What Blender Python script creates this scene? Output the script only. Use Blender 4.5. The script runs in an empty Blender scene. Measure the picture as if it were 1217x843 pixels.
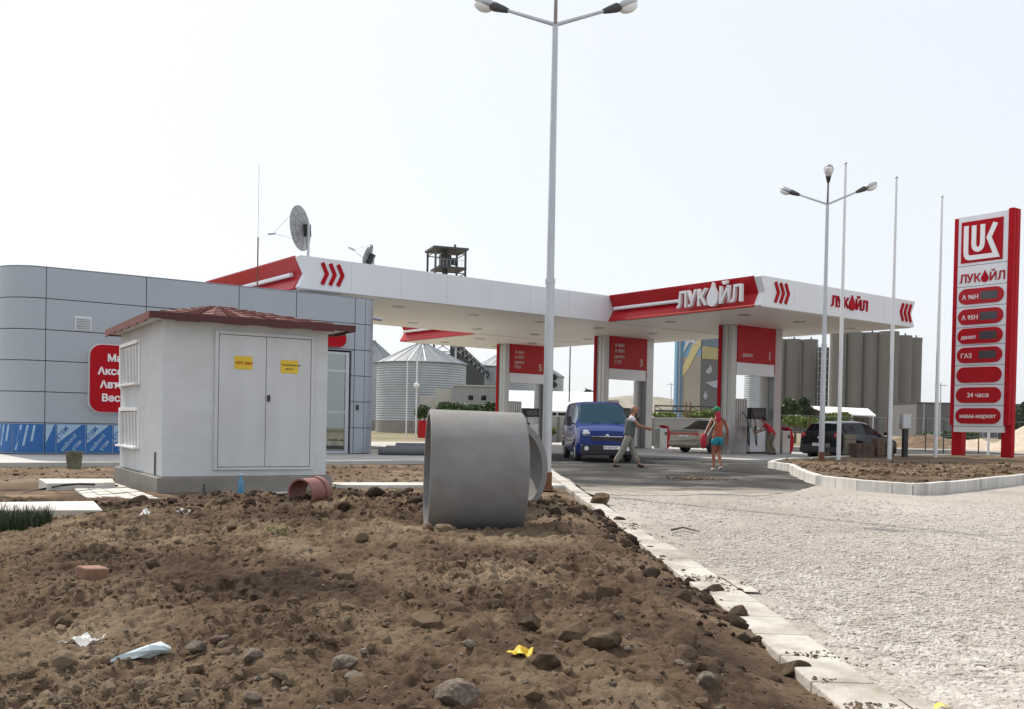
import bpy, bmesh, math, random
import numpy as np
from mathutils import Vector, Matrix
R_ = math.radians
random.seed(7); rng = np.random.default_rng(7)
scene = bpy.context.scene
COL = scene.collection

# ------------------------------------------------------------------ camera
F, CX, CY, PITCH, ROLL, EYE = 1157.0, 613.73, 523.6, -0.0158058, -0.0194179, 1.13
cp_, sp_, cr_, sr_ = math.cos(PITCH), math.sin(PITCH), math.cos(ROLL), math.sin(ROLL)
fwd = Vector((0, cp_, sp_)); right0 = Vector((1, 0, 0)); down0 = fwd.cross(right0)
camR = cr_*right0 + sr_*down0; camD = -sr_*right0 + cr_*down0
cd = bpy.data.cameras.new('camera'); cam = bpy.data.objects.new('camera', cd); COL.objects.link(cam)
up = -camD; back = -fwd
cam.matrix_world = Matrix(((camR.x, up.x, back.x, 0), (camR.y, up.y, back.y, 0), (camR.z, up.z, back.z, EYE), (0, 0, 0, 1)))
cd.sensor_width = 36; cd.lens = F/1217*36; cd.clip_start = 0.05; cd.clip_end = 12000
cd.shift_x = -(CX-608.5)/1217; cd.shift_y = (CY-421.5)/1217
scene.camera = cam
# ------------------------------------------------------------------ sky, sun, exposure
SUN_AZ, SUN_EL = R_(-38), R_(47)
w = bpy.data.worlds.new('World'); scene.world = w; w.use_nodes = True
nt = w.node_tree; nt.nodes.clear()
sky = nt.nodes.new('ShaderNodeTexSky'); sky.sky_type = 'NISHITA'; sky.sun_disc = False
sky.sun_elevation = SUN_EL; sky.sun_rotation = SUN_AZ; sky.air_density = 1.0; sky.dust_density = 2.0; sky.ozone_density = 1.0
bg = nt.nodes.new('ShaderNodeBackground'); bg.inputs[1].default_value = 0.145
wo = nt.nodes.new('ShaderNodeOutputWorld')
hz = nt.nodes.new('ShaderNodeMixRGB'); hz.inputs[0].default_value = .80; hz.inputs[2].default_value = (6.8, 7.05, 7.4, 1)   # thin bright overcast veil
nt.links.new(sky.outputs[0], hz.inputs[1]); nt.links.new(hz.outputs[0], bg.inputs[0]); nt.links.new(bg.outputs[0], wo.inputs[0])
sl = bpy.data.lights.new('sun', 'SUN'); sl.energy = 4.5; sl.angle = R_(1.2); sl.color = (1.0, 0.93, 0.82)
sun = bpy.data.objects.new('sun', sl); COL.objects.link(sun); sun.location = (0, 0, 60)
sdir = Vector((math.sin(SUN_AZ)*math.cos(SUN_EL), math.cos(SUN_AZ)*math.cos(SUN_EL), math.sin(SUN_EL)))
sun.rotation_euler = sdir.to_track_quat('Z', 'Y').to_euler()
vs = scene.view_settings; vs.view_transform = 'Standard'; vs.look = 'None'; vs.gamma = 1; vs.exposure = 0.0; vs.use_curve_mapping = False
scene.cycles.use_denoising = True
scene.cycles.max_bounces = 8; scene.cycles.transparent_max_bounces = 12

# ------------------------------------------------------------------ helpers
def ray(px, py):
    a, b = (px-CX)/F, (py-CY)/F
    return camR*a + camD*b + fwd
def gp(px, py, z=0.0):
    r = ray(px, py); t = (z-EYE)/r.z; return Vector((r.x*t, r.y*t, z))
def pd(px, py, d):
    r = ray(px, py); t = d/r.y; return Vector((r.x*t, d, EYE+r.z*t))
def tag(o, label=None, cat=None, group=None, kind=None):
    if label: o['label'] = label
    if cat: o['category'] = cat
    if group: o['group'] = group
    if kind: o['kind'] = kind
    return o
def thing(name, label, cat, loc=(0, 0, 0), rz=0.0, group=None):
    o = bpy.data.objects.new(name, None); COL.objects.link(o); o.empty_display_size = .3
    o.location = loc; o.rotation_euler = (0, 0, rz); return tag(o, label, cat, group)

def mat(name, col, rough=.6, metal=0.0, var=.12, vscale=3.0, bump=0.0, bscale=30.0, spec=.5, dirt=None, dirtamt=.3, dscale=1.2, stretch=None, coat=0.0, trans=0.0):
    """procedural principled material: base colour varied by noise, optional stains and bump"""
    m = bpy.data.materials.new(name); m.use_nodes = True; n = m.node_tree.nodes; l = m.node_tree.links
    p = n['Principled BSDF']; p.inputs['Roughness'].default_value = rough; p.inputs['Metallic'].default_value = metal
    p.inputs['Specular IOR Level'].default_value = spec; p.inputs['Coat Weight'].default_value = coat
    p.inputs['Transmission Weight'].default_value = trans
    tc = n.new('ShaderNodeTexCoord'); src = tc.outputs['Object']
    if stretch:
        mp = n.new('ShaderNodeMapping'); mp.inputs['Scale'].default_value = stretch; l.new(src, mp.inputs[0]); s2 = mp.outputs[0]
    else: s2 = src
    nz = n.new('ShaderNodeTexNoise'); nz.inputs['Scale'].default_value = vscale; nz.inputs['Detail'].default_value = 6; nz.inputs['Roughness'].default_value = .6
    l.new(s2, nz.inputs['Vector'])
    rp = n.new('ShaderNodeValToRGB'); rp.color_ramp.elements[0].position = .3; rp.color_ramp.elements[1].position = .72
    rp.color_ramp.elements[0].color = tuple(c*(1-var) for c in col)+(1,); rp.color_ramp.elements[1].color = tuple(min(1, c*(1+var)) for c in col)+(1,)
    l.new(nz.outputs[0], rp.inputs[0]); out = rp.outputs[0]
    if dirt:
        n2 = n.new('ShaderNodeTexNoise'); n2.inputs['Scale'].default_value = dscale; n2.inputs['Detail'].default_value = 8; n2.inputs['Roughness'].default_value = .65
        l.new(s2, n2.inputs['Vector'])
        r2 = n.new('ShaderNodeValToRGB'); r2.color_ramp.elements[0].position = .45; r2.color_ramp.elements[1].position = .75
        r2.color_ramp.elements[0].color = (0, 0, 0, 1); r2.color_ramp.elements[1].color = (dirtamt,)*3+(1,)
        mx = n.new('ShaderNodeMixRGB'); mx.inputs[2].default_value = tuple(dirt)+(1,)
        l.new(n2.outputs[0], r2.inputs[0]); l.new(r2.outputs[0], mx.inputs[0]); l.new(out, mx.inputs[1]); out = mx.outputs[0]
    l.new(out, p.inputs['Base Color'])
    if bump:
        n3 = n.new('ShaderNodeTexNoise'); n3.inputs['Scale'].default_value = bscale; n3.inputs['Detail'].default_value = 5
        l.new(s2, n3.inputs['Vector']); b = n.new('ShaderNodeBump'); b.inputs['Strength'].default_value = bump; b.inputs['Distance'].default_value = .02
        l.new(n3.outputs[0], b.inputs['Height']); l.new(b.outputs[0], p.inputs['Normal'])
    return m

M = {}
def defmats():
    M['white_plaster'] = mat('white_plaster', (.60, .62, .635), .85, var=.05, vscale=2, bump=.15, bscale=90, dirt=(.42, .42, .41), dirtamt=.4, dscale=1.1)
    M['door_white'] = mat('door_white', (.585, .605, .625), .45, var=.04, vscale=1.2, dirt=(.40, .40, .39), dirtamt=.4, dscale=1.0, stretch=(2, 2, .5))
    M['concrete'] = mat('concrete', (.25, .235, .21), .9, var=.18, vscale=3, bump=.35, bscale=60, dirt=(.19, .175, .15), dirtamt=.7, dscale=2.2)
    M['ring_concrete'] = mat('ring_concrete', (.235, .232, .23), .92, var=.14, vscale=2.6, bump=.35, bscale=130, dirt=(.175, .16, .145), dirtamt=.8, dscale=1.9)
    M['silo_concrete'] = mat('silo_concrete', (.165, .152, .128), .95, var=.12, vscale=.12, dirt=(.11, .10, .08), dirtamt=.8, dscale=.07, stretch=(1, 1, .25))
    M['pale_concrete'] = mat('pale_concrete', (.62, .60, .56), .85, var=.12, vscale=2.5, bump=.2, bscale=50, dirt=(.36, .32, .27), dirtamt=.7, dscale=1.4)
    M['kerb_old'] = mat('kerb_old', (.52, .49, .44), .9, var=.15, vscale=3, bump=.4, bscale=40, dirt=(.20, .15, .10), dirtamt=1.0, dscale=1.7)
    M['kerb_white'] = mat('kerb_white', (.60, .585, .55), .85, var=.12, vscale=1.4, bump=.2, bscale=60, dirt=(.24, .22, .19), dirtamt=.85, dscale=.8, stretch=(3.2, 3.2, .3))
    M['cladding'] = mat('cladding', (.35, .385, .43), .38, .4, var=.03, vscale=.6)
    M['cladding_dark'] = mat('cladding_dark', (.05, .055, .065), .7)
    M['white_panel'] = mat('white_panel', (.75, .765, .80), .32, var=.025, vscale=.7, dirt=(.56, .56, .57), dirtamt=.25, dscale=.5)
    M['soffit'] = mat('soffit', (.86, .83, .78), .4, var=.03, vscale=.4)
    M['red_panel'] = mat('red_panel', (.42, .006, .014), .35, var=.06, vscale=.8, spec=.22)
    M['red_matte'] = mat('red_matte', (.40, .005, .014), .6, var=.06, spec=.1)
    M['white_letter'] = mat('white_letter', (.82, .82, .83), .35, var=.02)
    M['letter_off'] = mat('letter_off', (.62, .56, .54), .5, var=.05)
    M['pylon_metal'] = mat('pylon_metal', (.42, .42, .41), .34, .7, var=.05, vscale=1, stretch=(3, 3, .3))
    M['galv'] = mat('galvanised', (.47, .49, .52), .42, .75, var=.10, vscale=5, stretch=(1, 1, .3))
    M['pole_white'] = mat('pole_white', (.70, .71, .72), .4, .1, var=.04)
    M['galv_silo'] = mat('galvanised_silo', (.40, .43, .46), .5, .5, var=.10, vscale=.5, dirt=(.28, .30, .32), dirtamt=.5, dscale=.3)
    M['silo_roof'] = mat('silo_roof', (.21, .23, .25), .65, .3, var=.10, vscale=.5)
    M['black'] = mat('black_plastic', (.018, .018, .02), .45)
    M['rubber'] = mat('rubber', (.02, .02, .021), .85, bump=.1)
    M['dark_metal'] = mat('dark_metal', (.06, .062, .065), .5, .5)
    M['rust'] = mat('rust', (.16, .07, .04), .9, var=.4, vscale=8)
    M['roof_red'] = mat('roof_red', (.22, .085, .07), .8, var=.25, vscale=6, bump=.2, bscale=40, dirt=(.10, .05, .045), dirtamt=.5, dscale=3)
    M['eave_red'] = mat('eave_red', (.075, .012, .014), .55, var=.15)
    M['yellow'] = mat('yellow_sign', (.72, .50, .03), .5, var=.06)
    M['blue_film'] = mat('blue_film', (.008, .11, .34), .35, var=.08, vscale=2)
    M['lightblue_film'] = mat('lightblue_film', (.33, .46, .60), .4, var=.08, vscale=2)
    M['paver'] = mat('pavers', (.60, .585, .55), .88, var=.12, vscale=3, bump=.2, bscale=30, dirt=(.42, .36, .29), dirtamt=.6, dscale=1.5)
    M['slab_paving'] = mat('slab_paving', (.47, .46, .44), .85, var=.10, vscale=.8, dirt=(.33, .29, .24), dirtamt=.7, dscale=.5)
    M['foliage'] = mat('foliage', (.055, .095, .022), .6, var=.5, vscale=4)
    M['foliage_dark'] = mat('foliage_dark', (.035, .055, .02), .6, var=.5, vscale=4)
    M['foliage_pale'] = mat('foliage_pale', (.15, .20, .035), .6, var=.35, vscale=3)
    M['bark'] = mat('bark', (.09, .07, .05), .9, var=.3)
    M['chrome'] = mat('chrome', (.6, .6, .62), .12, 1.0, var=.02)
    M['lamp_glass'] = mat('lamp_glass', (.75, .77, .8), .15, var=.02, spec=.6)
    M['head_glass'] = mat('head_glass', (.55, .58, .62), .08, .5, var=.3, vscale=14)
    M['tail_red'] = mat('tail_red', (.42, .01, .02), .12, var=.2, vscale=10, coat=.6)
    M['skin'] = mat('skin', (.36, .17, .10), .55, var=.08)
    M['skin_tan'] = mat('skin_tan', (.27, .095, .045), .5, var=.08)
    M['glass_dark'] = mat('glass_dark', (.004, .007, .009), .12, var=.1, spec=.2)
    M['screen_grey'] = mat('screen_grey', (.055, .052, .062), .25, var=.1)
defmats()

class MB:
    """collects geometry for one mesh object"""
    def __init__(s): s.v = []; s.f = []; s.mi = []; s.m = 0; s.X = Matrix.Identity(4)
    def add(s, vs, fs):
        b = len(s.v); s.v += [tuple(s.X @ Vector(p)) for p in vs]; s.f += [tuple(i+b for i in f) for f in fs]; s.mi += [s.m]*len(fs); return s
    def box(s, x0, x1, y0, y1, z0, z1):
        return s.add([(x0,y0,z0),(x1,y0,z0),(x1,y1,z0),(x0,y1,z0),(x0,y0,z1),(x1,y0,z1),(x1,y1,z1),(x0,y1,z1)],
                     [(0,3,2,1),(4,5,6,7),(0,1,5,4),(1,2,6,5),(2,3,7,6),(3,0,4,7)])
    def prism(s, poly, z0, z1):
        n = len(poly); return s.add([(x,y,z0) for x,y in poly]+[(x,y,z1) for x,y in poly],
                     [tuple(range(n))[::-1], tuple(range(n, 2*n))]+[(i,(i+1)%n,n+(i+1)%n,n+i) for i in range(n)])
    def plate(s, poly, origin, ax, ay, t):
        """polygon in plane (ax, ay) at origin, thickness t along ax x ay"""
        ax = Vector(ax); ay = Vector(ay); nz = ax.cross(ay).normalized(); o = Vector(origin); n = len(poly)
        return s.add([o+ax*x+ay*y for x,y in poly]+[o+ax*x+ay*y+nz*t for x,y in poly],
                     [tuple(range(n))[::-1], tuple(range(n, 2*n))]+[(i,(i+1)%n,n+(i+1)%n,n+i) for i in range(n)])
    def tube(s, pts, rad, n=8, caps=True):
        pts = [Vector(p) for p in pts]; rad = rad if isinstance(rad, (list, tuple)) else [rad]*len(pts)
        vs = []; fs = []; ref = None
        for i, p in enumerate(pts):
            d = (pts[min(i+1, len(pts)-1)]-pts[max(i-1, 0)]).normalized()
            if ref is None: ref = Vector((0, 0, 1)) if abs(d.z) < .9 else Vector((1, 0, 0))
            a = d.cross(ref).normalized(); b = d.cross(a).normalized(); ref = -b if abs(d.dot(b)) < .99 else ref
            ref = a.cross(d)
            for k in range(n):
                t = 2*math.pi*k/n; vs.append(p+(a*math.cos(t)+b*math.sin(t))*rad[i])
        for i in range(len(pts)-1):
            for k in range(n): fs.append((i*n+k, i*n+(k+1)%n, (i+1)*n+(k+1)%n, (i+1)*n+k))
        if caps: fs += [tuple(range(n))[::-1], tuple(range((len(pts)-1)*n, len(pts)*n))]
        return s.add(vs, fs)
    def lathe(s, prof, c=(0, 0, 0), n=24, a0=0, a1=2*math.pi, axis='z'):
        full = abs(a1-a0-2*math.pi) < 1e-6; m = n if full else n+1; vs = []; fs = []
        for r, z in prof:
            for k in range(m):
                t = a0+(a1-a0)*k/n; x, y = r*math.cos(t), r*math.sin(t)
                p = (x, y, z) if axis == 'z' else ((z, x, y) if axis == 'x' else (x, z, y)); vs.append((p[0]+c[0], p[1]+c[1], p[2]+c[2]))
        for i in range(len(prof)-1):
            for k in range(n):
                k2 = (k+1) % m; fs.append((i*m+k, i*m+k2, (i+1)*m+k2, (i+1)*m+k))
        return s.add(vs, fs)
    def ball(s, c, r, n=12, sc=(1, 1, 1)):
        prof = [(math.sin(math.pi*i/n)*r, -math.cos(math.pi*i/n)*r) for i in range(n+1)]; prof[0] = (1e-4, -r); prof[-1] = (1e-4, r)
        b = len(s.v); old = s.X; s.X = old @ Matrix.Translation(c) @ Matrix.Diagonal((*sc, 1)); s.lathe(prof, n=n+4); s.X = old; return s
    def ribbon(s, pts, wd, origin, ax, ay, t):
        """mitred flat stroke through 2D points"""
        P = [Vector(p) for p in pts]; L = []; Rr = []
        for i, p in enumerate(P):
            d0 = (P[i]-P[i-1]).normalized() if i else (P[1]-P[0]).normalized()
            d1 = (P[i+1]-P[i]).normalized() if i < len(P)-1 else d0
            n0 = Vector((-d0.y, d0.x)); n1 = Vector((-d1.y, d1.x)); mm = (n0+n1).normalized(); k = wd/2/max(.35, mm.dot(n0))
            L.append(p+mm*k); Rr.append(p-mm*k)
        ax = Vector(ax); ay = Vector(ay); nz = ax.cross(ay).normalized(); o = Vector(origin); n = len(P)
        q = lambda p, h: o+ax*p.x+ay*p.y+nz*h
        vs = [q(p, 0) for p in L]+[q(p, 0) for p in Rr]+[q(p, t) for p in L]+[q(p, t) for p in Rr]; fs = []
        for i in range(n-1):
            fs += [(2*n+i, 3*n+i, 3*n+i+1, 2*n+i+1), (i, i+1, n+i+1, n+i), (i, 2*n+i, 2*n+i+1, i+1), (n+i, n+i+1, 3*n+i+1, 3*n+i)]
        fs += [(0, n, 3*n, 2*n), (n-1, 3*n-1, 4*n-1, 2*n-1)]
        return s.add(vs, fs)
    def text(s, body, size, origin, ax, ay, depth=.01, bold=.015, align='LEFT', sx=1.0):
        key = (body, bold, align)
        if key not in TXT:
            c = bpy.data.curves.new('t', 'FONT'); c.body = body; c.size = 1; c.offset = bold*.42; c.extrude = .5; c.align_x = align; c.resolution_u = 3
            o = bpy.data.objects.new('t', c); COL.objects.link(o); bpy.context.view_layer.update()
            me = bpy.data.meshes.new_from_object(o.evaluated_get(bpy.context.evaluated_depsgraph_get()))
            TXT[key] = ([v.co.copy() for v in me.vertices], [tuple(p.vertices) for p in me.polygons])
            bpy.data.objects.remove(o); bpy.data.curves.remove(c); bpy.data.meshes.remove(me)
        V, Fc = TXT[key]; ax = Vector(ax).normalized(); ay = Vector(ay).normalized(); nz = ax.cross(ay); o = Vector(origin)
        return s.add([o+ax*(v.x*size*sx)+ay*(v.y*size)+nz*((v.z+.5)*depth) for v in V], Fc)
    def build(s, name, material, parent=None, bevel=0, smooth=False, loc=None, rz=0, seg=2):
        me = bpy.data.meshes.new(name); me.from_pydata([tuple(p) for p in s.v], [], s.f)
        mats = material if isinstance(material, list) else [material]
        for m_ in mats: me.materials.append(M[m_] if isinstance(m_, str) else m_)
        if len(mats) > 1: me.polygons.foreach_set('material_index', s.mi)
        bm = bmesh.new(); bm.from_mesh(me); bmesh.ops.recalc_face_normals(bm, faces=bm.faces); bm.to_mesh(me); bm.free()
        o = bpy.data.objects.new(name, me); COL.objects.link(o)
        if smooth:
            me.polygons.foreach_set('use_smooth', [True]*len(me.polygons)); me.set_sharp_from_angle(angle=R_(38))
        if bevel:
            b = o.modifiers.new('b', 'BEVEL'); b.width = bevel; b.segments = seg; b.limit_method = 'ANGLE'; b.angle_limit = R_(40)
        if parent: o.parent = parent
        if loc is not None: o.location = loc; o.rotation_euler = (0, 0, rz)
        return o
TXT = {}
def rrect(x0, x1, y0, y1, r, n=6):
    out = []
    for cx, cy, a in ((x1-r, y1-r, 0), (x0+r, y1-r, 90), (x0+r, y0+r, 180), (x1-r, y0+r, 270)):
        for k in range(n+1):
            t = R_(a+90*k/n); out.append((cx+r*math.cos(t), cy+r*math.sin(t)))
    return out
def copy_tree(o, parent=None):
    c = o.copy(); COL.objects.link(c)
    if parent: c.parent = parent
    for ch in [x for x in bpy.data.objects if x.parent == o]: copy_tree(ch, c)
    return c

# numpy noise ---------------------------------------------------------------
_perm = rng.permutation(1024); _val = rng.random(1024)
def vnoise(x, y):
    xi = np.floor(x).astype(int); yi = np.floor(y).astype(int); fx = x-xi; fy = y-yi
    fx = fx*fx*fx*(fx*(fx*6-15)+10); fy = fy*fy*fy*(fy*(fy*6-15)+10)
    h = lambda a, b: _val[(_perm[a & 1023]+b*57) & 1023]
    return (h(xi, yi)*(1-fx)+h(xi+1, yi)*fx)*(1-fy)+(h(xi, yi+1)*(1-fx)+h(xi+1, yi+1)*fx)*fy
def fbm(x, y, f, o=4, g=.5):
    s = 0; a = 1; t = 0
    for i in range(o): s = s+a*vnoise(x*f+17.3*i, y*f+9.1*i); t += a; a *= g; f *= 2.03
    return s/t
sst = lambda a, b, x: (lambda t: t*t*(3-2*t))(np.clip((x-a)/(b-a), 0, 1))
def kerbx(y):      # inner edge of the kerb between the heap and the gravel
    return np.interp(y, [2, 4, 6, 8.3, 11.2, 15.7, 23.4], [1.36, 1.35, 1.34, 1.25, 1.20, 1.02, .78])
def mound(x, y, fine=True):
    x = np.asarray(x, float); y = np.asarray(y, float)
    edge = kerbx(y)+.13+.50*(fbm(x*0+3, y, 1.1, 4, .6)-.5)
    m = sst(edge+.05, edge-1.0, x)
    crest = .19*np.exp(-((y-10.6)/3.6)**2)*sst(-5.3, -3.2, x)
    crest = crest*np.where(y > 11.4, sst(13.0, 11.4, y), 1)
    h = crest+.07*sst(8.5, 5, y)*sst(-4, -1, x)+.10*(fbm(x, y, .55, 3)-.5)+.05
    if fine:
        far = sst(13.4, 11.8, y)
        a = fbm(x, y, 1.9, 3)-.5; b = 1-np.abs(2*fbm(x+31, y, 4.2, 3)-1); c = fbm(x-11, y+5, 15, 4)-.5; d = fbm(x+8, y-4, 38, 2)-.5
        rough = sst(.42, .62, fbm(x+50, y+20, .7, 2))*.75+.35
        rough = np.maximum(rough, 1.1*sst(8.8, 10.2, y))
        e1 = 1-np.abs(2*fbm(x+3, y+71, 9, 2)-1); e2 = np.abs(2*fbm(x-23, y+7, 17, 2)-1); e3 = np.abs(2*vnoise(x*41+5, y*41)-1); rough = .55+.6*rough
        h = h+(.11*a+.060*(b-.75)*rough+.050*(e1-.8)*rough-.042*(e2-.25)*rough-.013*(e3-.4)+.035*c*rough+.012*d)*far
    h = h*sst(14.0, 12.2, y)*m - .05*(1-m) + .012+.022*m
    rg = np.exp(-(((x+.42)/.75)**2+((y-9.3)/.75)**2)**2); h = h*(1-.8*rg)+.8*rg*.11
    pit = sst(-3.3, -4.6, x)*sst(12.5, 9.5, y); h = h-.07*pit
    return h
def hitground(px, py):
    r = ray(px, py); t = np.linspace(2, 14, 2400); x = r.x*t; y = r.y*t; z = EYE+r.z*t
    hit_ = z < mound(x, y)
    if not hit_.any() or hit_.argmax() == 0 or t[hit_.argmax()] > 12.8: g_ = gp(px, py, .03); return g_
    k = np.argmax(hit_); return Vector((x[k], y[k], z[k]))

# far-reaching colour-varied ground material --------------------------------
def ground_mat(name, cols, s1=.25, s2=6, bump=.6, bscale=40, rough=.95, vor=None):
    m = bpy.data.materials.new(name); m.use_nodes = True; n = m.node_tree.nodes; l = m.node_tree.links
    p = n['Principled BSDF']; p.inputs['Roughness'].default_value = rough; p.inputs['Specular IOR Level'].default_value = .15
    tc = n.new('ShaderNodeTexCoord')
    def nz(sc, det=6, ro=.6):
        a = n.new('ShaderNodeTexNoise'); a.inputs['Scale'].default_value = sc; a.inputs['Detail'].default_value = det; a.inputs['Roughness'].default_value = ro
        l.new(tc.outputs['Object'], a.inputs['Vector']); return a.outputs[0]
    def ramp(src, cl, p0=.35, p1=.68):
        r = n.new('ShaderNodeValToRGB'); e = r.color_ramp.elements; e[0].position = p0; e[1].position = p1; e[0].color = (*cl[0], 1); e[1].color = (*cl[-1], 1)
        if len(cl) == 3: q = e.new((p0+p1)/2); q.color = (*cl[1], 1)
        l.new(src, r.inputs[0]); return r.outputs[0]
    big = ramp(nz(s1), cols)
    small = ramp(nz(s2, 8, .7), [(.62,)*3, (1, 1, 1), (1.0,)*3], .3, .7)
    mx = n.new('ShaderNodeMixRGB'); mx.blend_type = 'MULTIPLY'; mx.inputs[0].default_value = .9; l.new(big, mx.inputs[1]); l.new(small, mx.inputs[2]); out = mx.outputs[0]
    hb = nz(bscale, 8, .7)
    b = n.new('ShaderNodeBump'); b.inputs['Strength'].default_value = bump; b.inputs['Distance'].default_value = .03
    if vor:
        v = n.new('ShaderNodeTexVoronoi'); v.inputs['Scale'].default_value = vor; l.new(tc.outputs['Object'], v.inputs['Vector'])
        cr = ramp(v.outputs['Color'], [(.58, .55, .52), (.86, .84, .82), (1, 1, 1)], .1, .8)
        m2 = n.new('ShaderNodeMixRGB'); m2.blend_type = 'MULTIPLY'; m2.inputs[0].default_value = .8; l.new(out, m2.inputs[1]); l.new(cr, m2.inputs[2]); out = m2.outputs[0]
        mth = n.new('ShaderNodeMath'); mth.operation = 'SUBTRACT'; mth.inputs[0].default_value = 1; l.new(v.outputs['Distance'], mth.inputs[1]); hb = mth.outputs[0]
    l.new(hb, b.inputs['Height']); l.new(b.outputs[0], p.inputs['Normal']); l.new(out, p.inputs['Base Color'])
    return m
M['far_ground'] = ground_mat('far_ground', [(.16, .15, .07), (.26, .22, .15), (.36, .32, .25)], .03, .8, .4, 6)
M['dirt'] = ground_mat('dirt', [(.062, .038, .026), (.185, .125, .080), (.36, .275, .185)], .8, 9, 1.0, 55)
M['clod'] = ground_mat('clod', [(.095, .062, .041), (.185, .13, .084), (.32, .245, .17)], .8, 12, .8, 90)
M['dry_dirt'] = ground_mat('dry_dirt', [(.10, .066, .040), (.165, .115, .074), (.25, .19, .135)], .6, 5, 1.0, 22)
M['gravel'] = ground_mat('gravel', [(.36, .32, .285), (.47, .43, .39), (.55, .515, .475)], .22, 5, .45, 30, vor=48)
M['pebble'] = ground_mat('pebble', [(.40, .355, .315), (.52, .475, .43), (.62, .58, .53)], 5, 60, .3, 80, rough=.8)
M['asphalt'] = ground_mat('asphalt', [(.028, .028, .028), (.055, .053, .051), (.17, .16, .145)], .55, 1.6, .5, 60)
M['stone'] = ground_mat('stone', [(.13, .10, .075), (.20, .165, .125), (.30, .26, .215)], 5, 30, .5, 60, rough=.8)
M['sand'] = ground_mat('sand', [(.42, .34, .26), (.50, .42, .33), (.56, .49, .40)], .4, 5, .6, 20)

def asphalt_dust():
    m = M['asphalt']; n = m.node_tree.nodes; l = m.node_tree.links; p = n['Principled BSDF']; src = p.inputs['Base Color'].links[0].from_socket
    tc = n.new('ShaderNodeTexCoord'); sx = n.new('ShaderNodeSeparateXYZ'); l.new(tc.outputs['Object'], sx.inputs[0])
    mr = n.new('ShaderNodeMapRange'); mr.inputs[1].default_value = 20.5; mr.inputs[2].default_value = 15.2; l.new(sx.outputs[1], mr.inputs[0])
    nz = n.new('ShaderNodeTexNoise'); nz.inputs['Scale'].default_value = 1.1; nz.inputs['Detail'].default_value = 8; nz.inputs['Roughness'].default_value = .7; mp = n.new('ShaderNodeMapping'); mp.inputs['Scale'].default_value = (.6, 1.4, 1); l.new(tc.outputs['Object'], mp.inputs[0]); l.new(mp.outputs[0], nz.inputs['Vector'])
    a = n.new('ShaderNodeMath'); a.operation = 'MULTIPLY_ADD'; a.inputs[1].default_value = .62; l.new(mr.outputs[0], a.inputs[0]); l.new(nz.outputs[0], a.inputs[2])
    r = n.new('ShaderNodeValToRGB'); r.color_ramp.elements[0].position = .66; r.color_ramp.elements[1].position = .98; l.new(a.outputs[0], r.inputs[0])
    mx = n.new('ShaderNodeMixRGB'); mx.inputs[2].default_value = (.42, .375, .32, 1); l.new(r.outputs[0], mx.inputs[0]); l.new(src, mx.inputs[1]); l.new(mx.outputs[0], p.inputs['Base Color'])
asphalt_dust()
def sheet(name, poly, z, material, kind='structure'):
    mb = MB(); mb.add([(x, y, z) for x, y in poly], [tuple(range(len(poly)))])
    return tag(mb.build(name, material), kind=kind)

# ================================================================== GROUND
gd = MB(); gd.add([(-1500, -40, -.07), (1800, -40, -.07), (3500, 6000, -.07), (-3500, 6000, -.07)], [(0, 1, 2, 3)])
tag(gd.build('ground', 'far_ground'), kind='structure')
sheet('soil_ground', [(-14, 1), (1.2, 1), (.95, 15.7), (.75, 23.6), (.4, 34), (-3, 40), (-26, 34), (-26, 12)], -.02, 'dry_dirt')
# crushed stone lot, slightly uneven
def gridmesh(name, xs, ys, hf, material, kind='structure', mask=None):
    X, Y = np.meshgrid(xs, ys); Z = hf(X, Y); nx, ny = len(xs), len(ys)
    vs = np.stack([X.ravel(), Y.ravel(), Z.ravel()], 1); idx = np.arange(nx*ny).reshape(ny, nx)
    q = np.stack([idx[:-1, :-1], idx[:-1, 1:], idx[1:, 1:], idx[1:, :-1]], -1)
    if mask is not None: q = q[mask(X, Y)[:-1, :-1]]
    q = q.reshape(-1, 4)
    me = bpy.data.meshes.new(name); me.vertices.add(len(vs)); me.vertices.foreach_set('co', vs.ravel().astype(np.float32))
    me.loops.add(q.size); me.loops.foreach_set('vertex_index', q.ravel().astype(np.int32)); me.polygons.add(len(q))
    me.polygons.foreach_set('loop_start', np.arange(0, q.size, 4, dtype=np.int32)); me.polygons.foreach_set('loop_total', np.full(len(q), 4, np.int32))
    me.update(calc_edges=True); me.polygons.foreach_set('use_smooth', [True]*len(q)); me.materials.append(M[material])
    o = bpy.data.objects.new(name, me); COL.objects.link(o); return tag(o, kind=kind)
def lot_h(x, y): return .035*(fbm(x, y, .35, 2)-.5)*sst(18, 12, y)+.012*(fbm(x+9, y, 3.5, 3)-.5)-.004
gridmesh('gravel_lot', np.arange(1.35, 17, .06), np.arange(2, 19, .06), lot_h, 'gravel')
sheet('gravel_yard', [(17, 2), (40, 2), (60, 70), (.3, 70), (.5, 18.9), (17, 18.9)], -.006, 'gravel')
# dusty asphalt apron in front of the pumps with a ragged near edge
ed = []
e0, e1 = gp(672, 566), gp(700, 588)
edge_px = [(676, 569), (700, 588), (745, 588), (800, 589), (850, 588), (900, 590), (945, 584), (968, 577), (940, 565), (936, 558), (960, 550)]
pts = [gp(*q) for q in edge_px]
poly = []
for i in range(len(pts)-1):
    for k in range(14):
        p = pts[i].lerp(pts[i+1], k/14); j = .35*(vnoise(np.array([i*3.1+k*.7]), np.array([4.2]))[0]-.5)
        poly.append((p.x+(j*.3 if i else 0), p.y+(j if 0 < i < 7 else 0)))
poly += [(14, 39), (30, 52), (30, 66), (-1, 66), (-8, 46), (-2.6, 33.2), (.4, 31.0), (.86, 24)]
sheet('asphalt_forecourt', poly, .003, 'asphalt')
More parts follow.
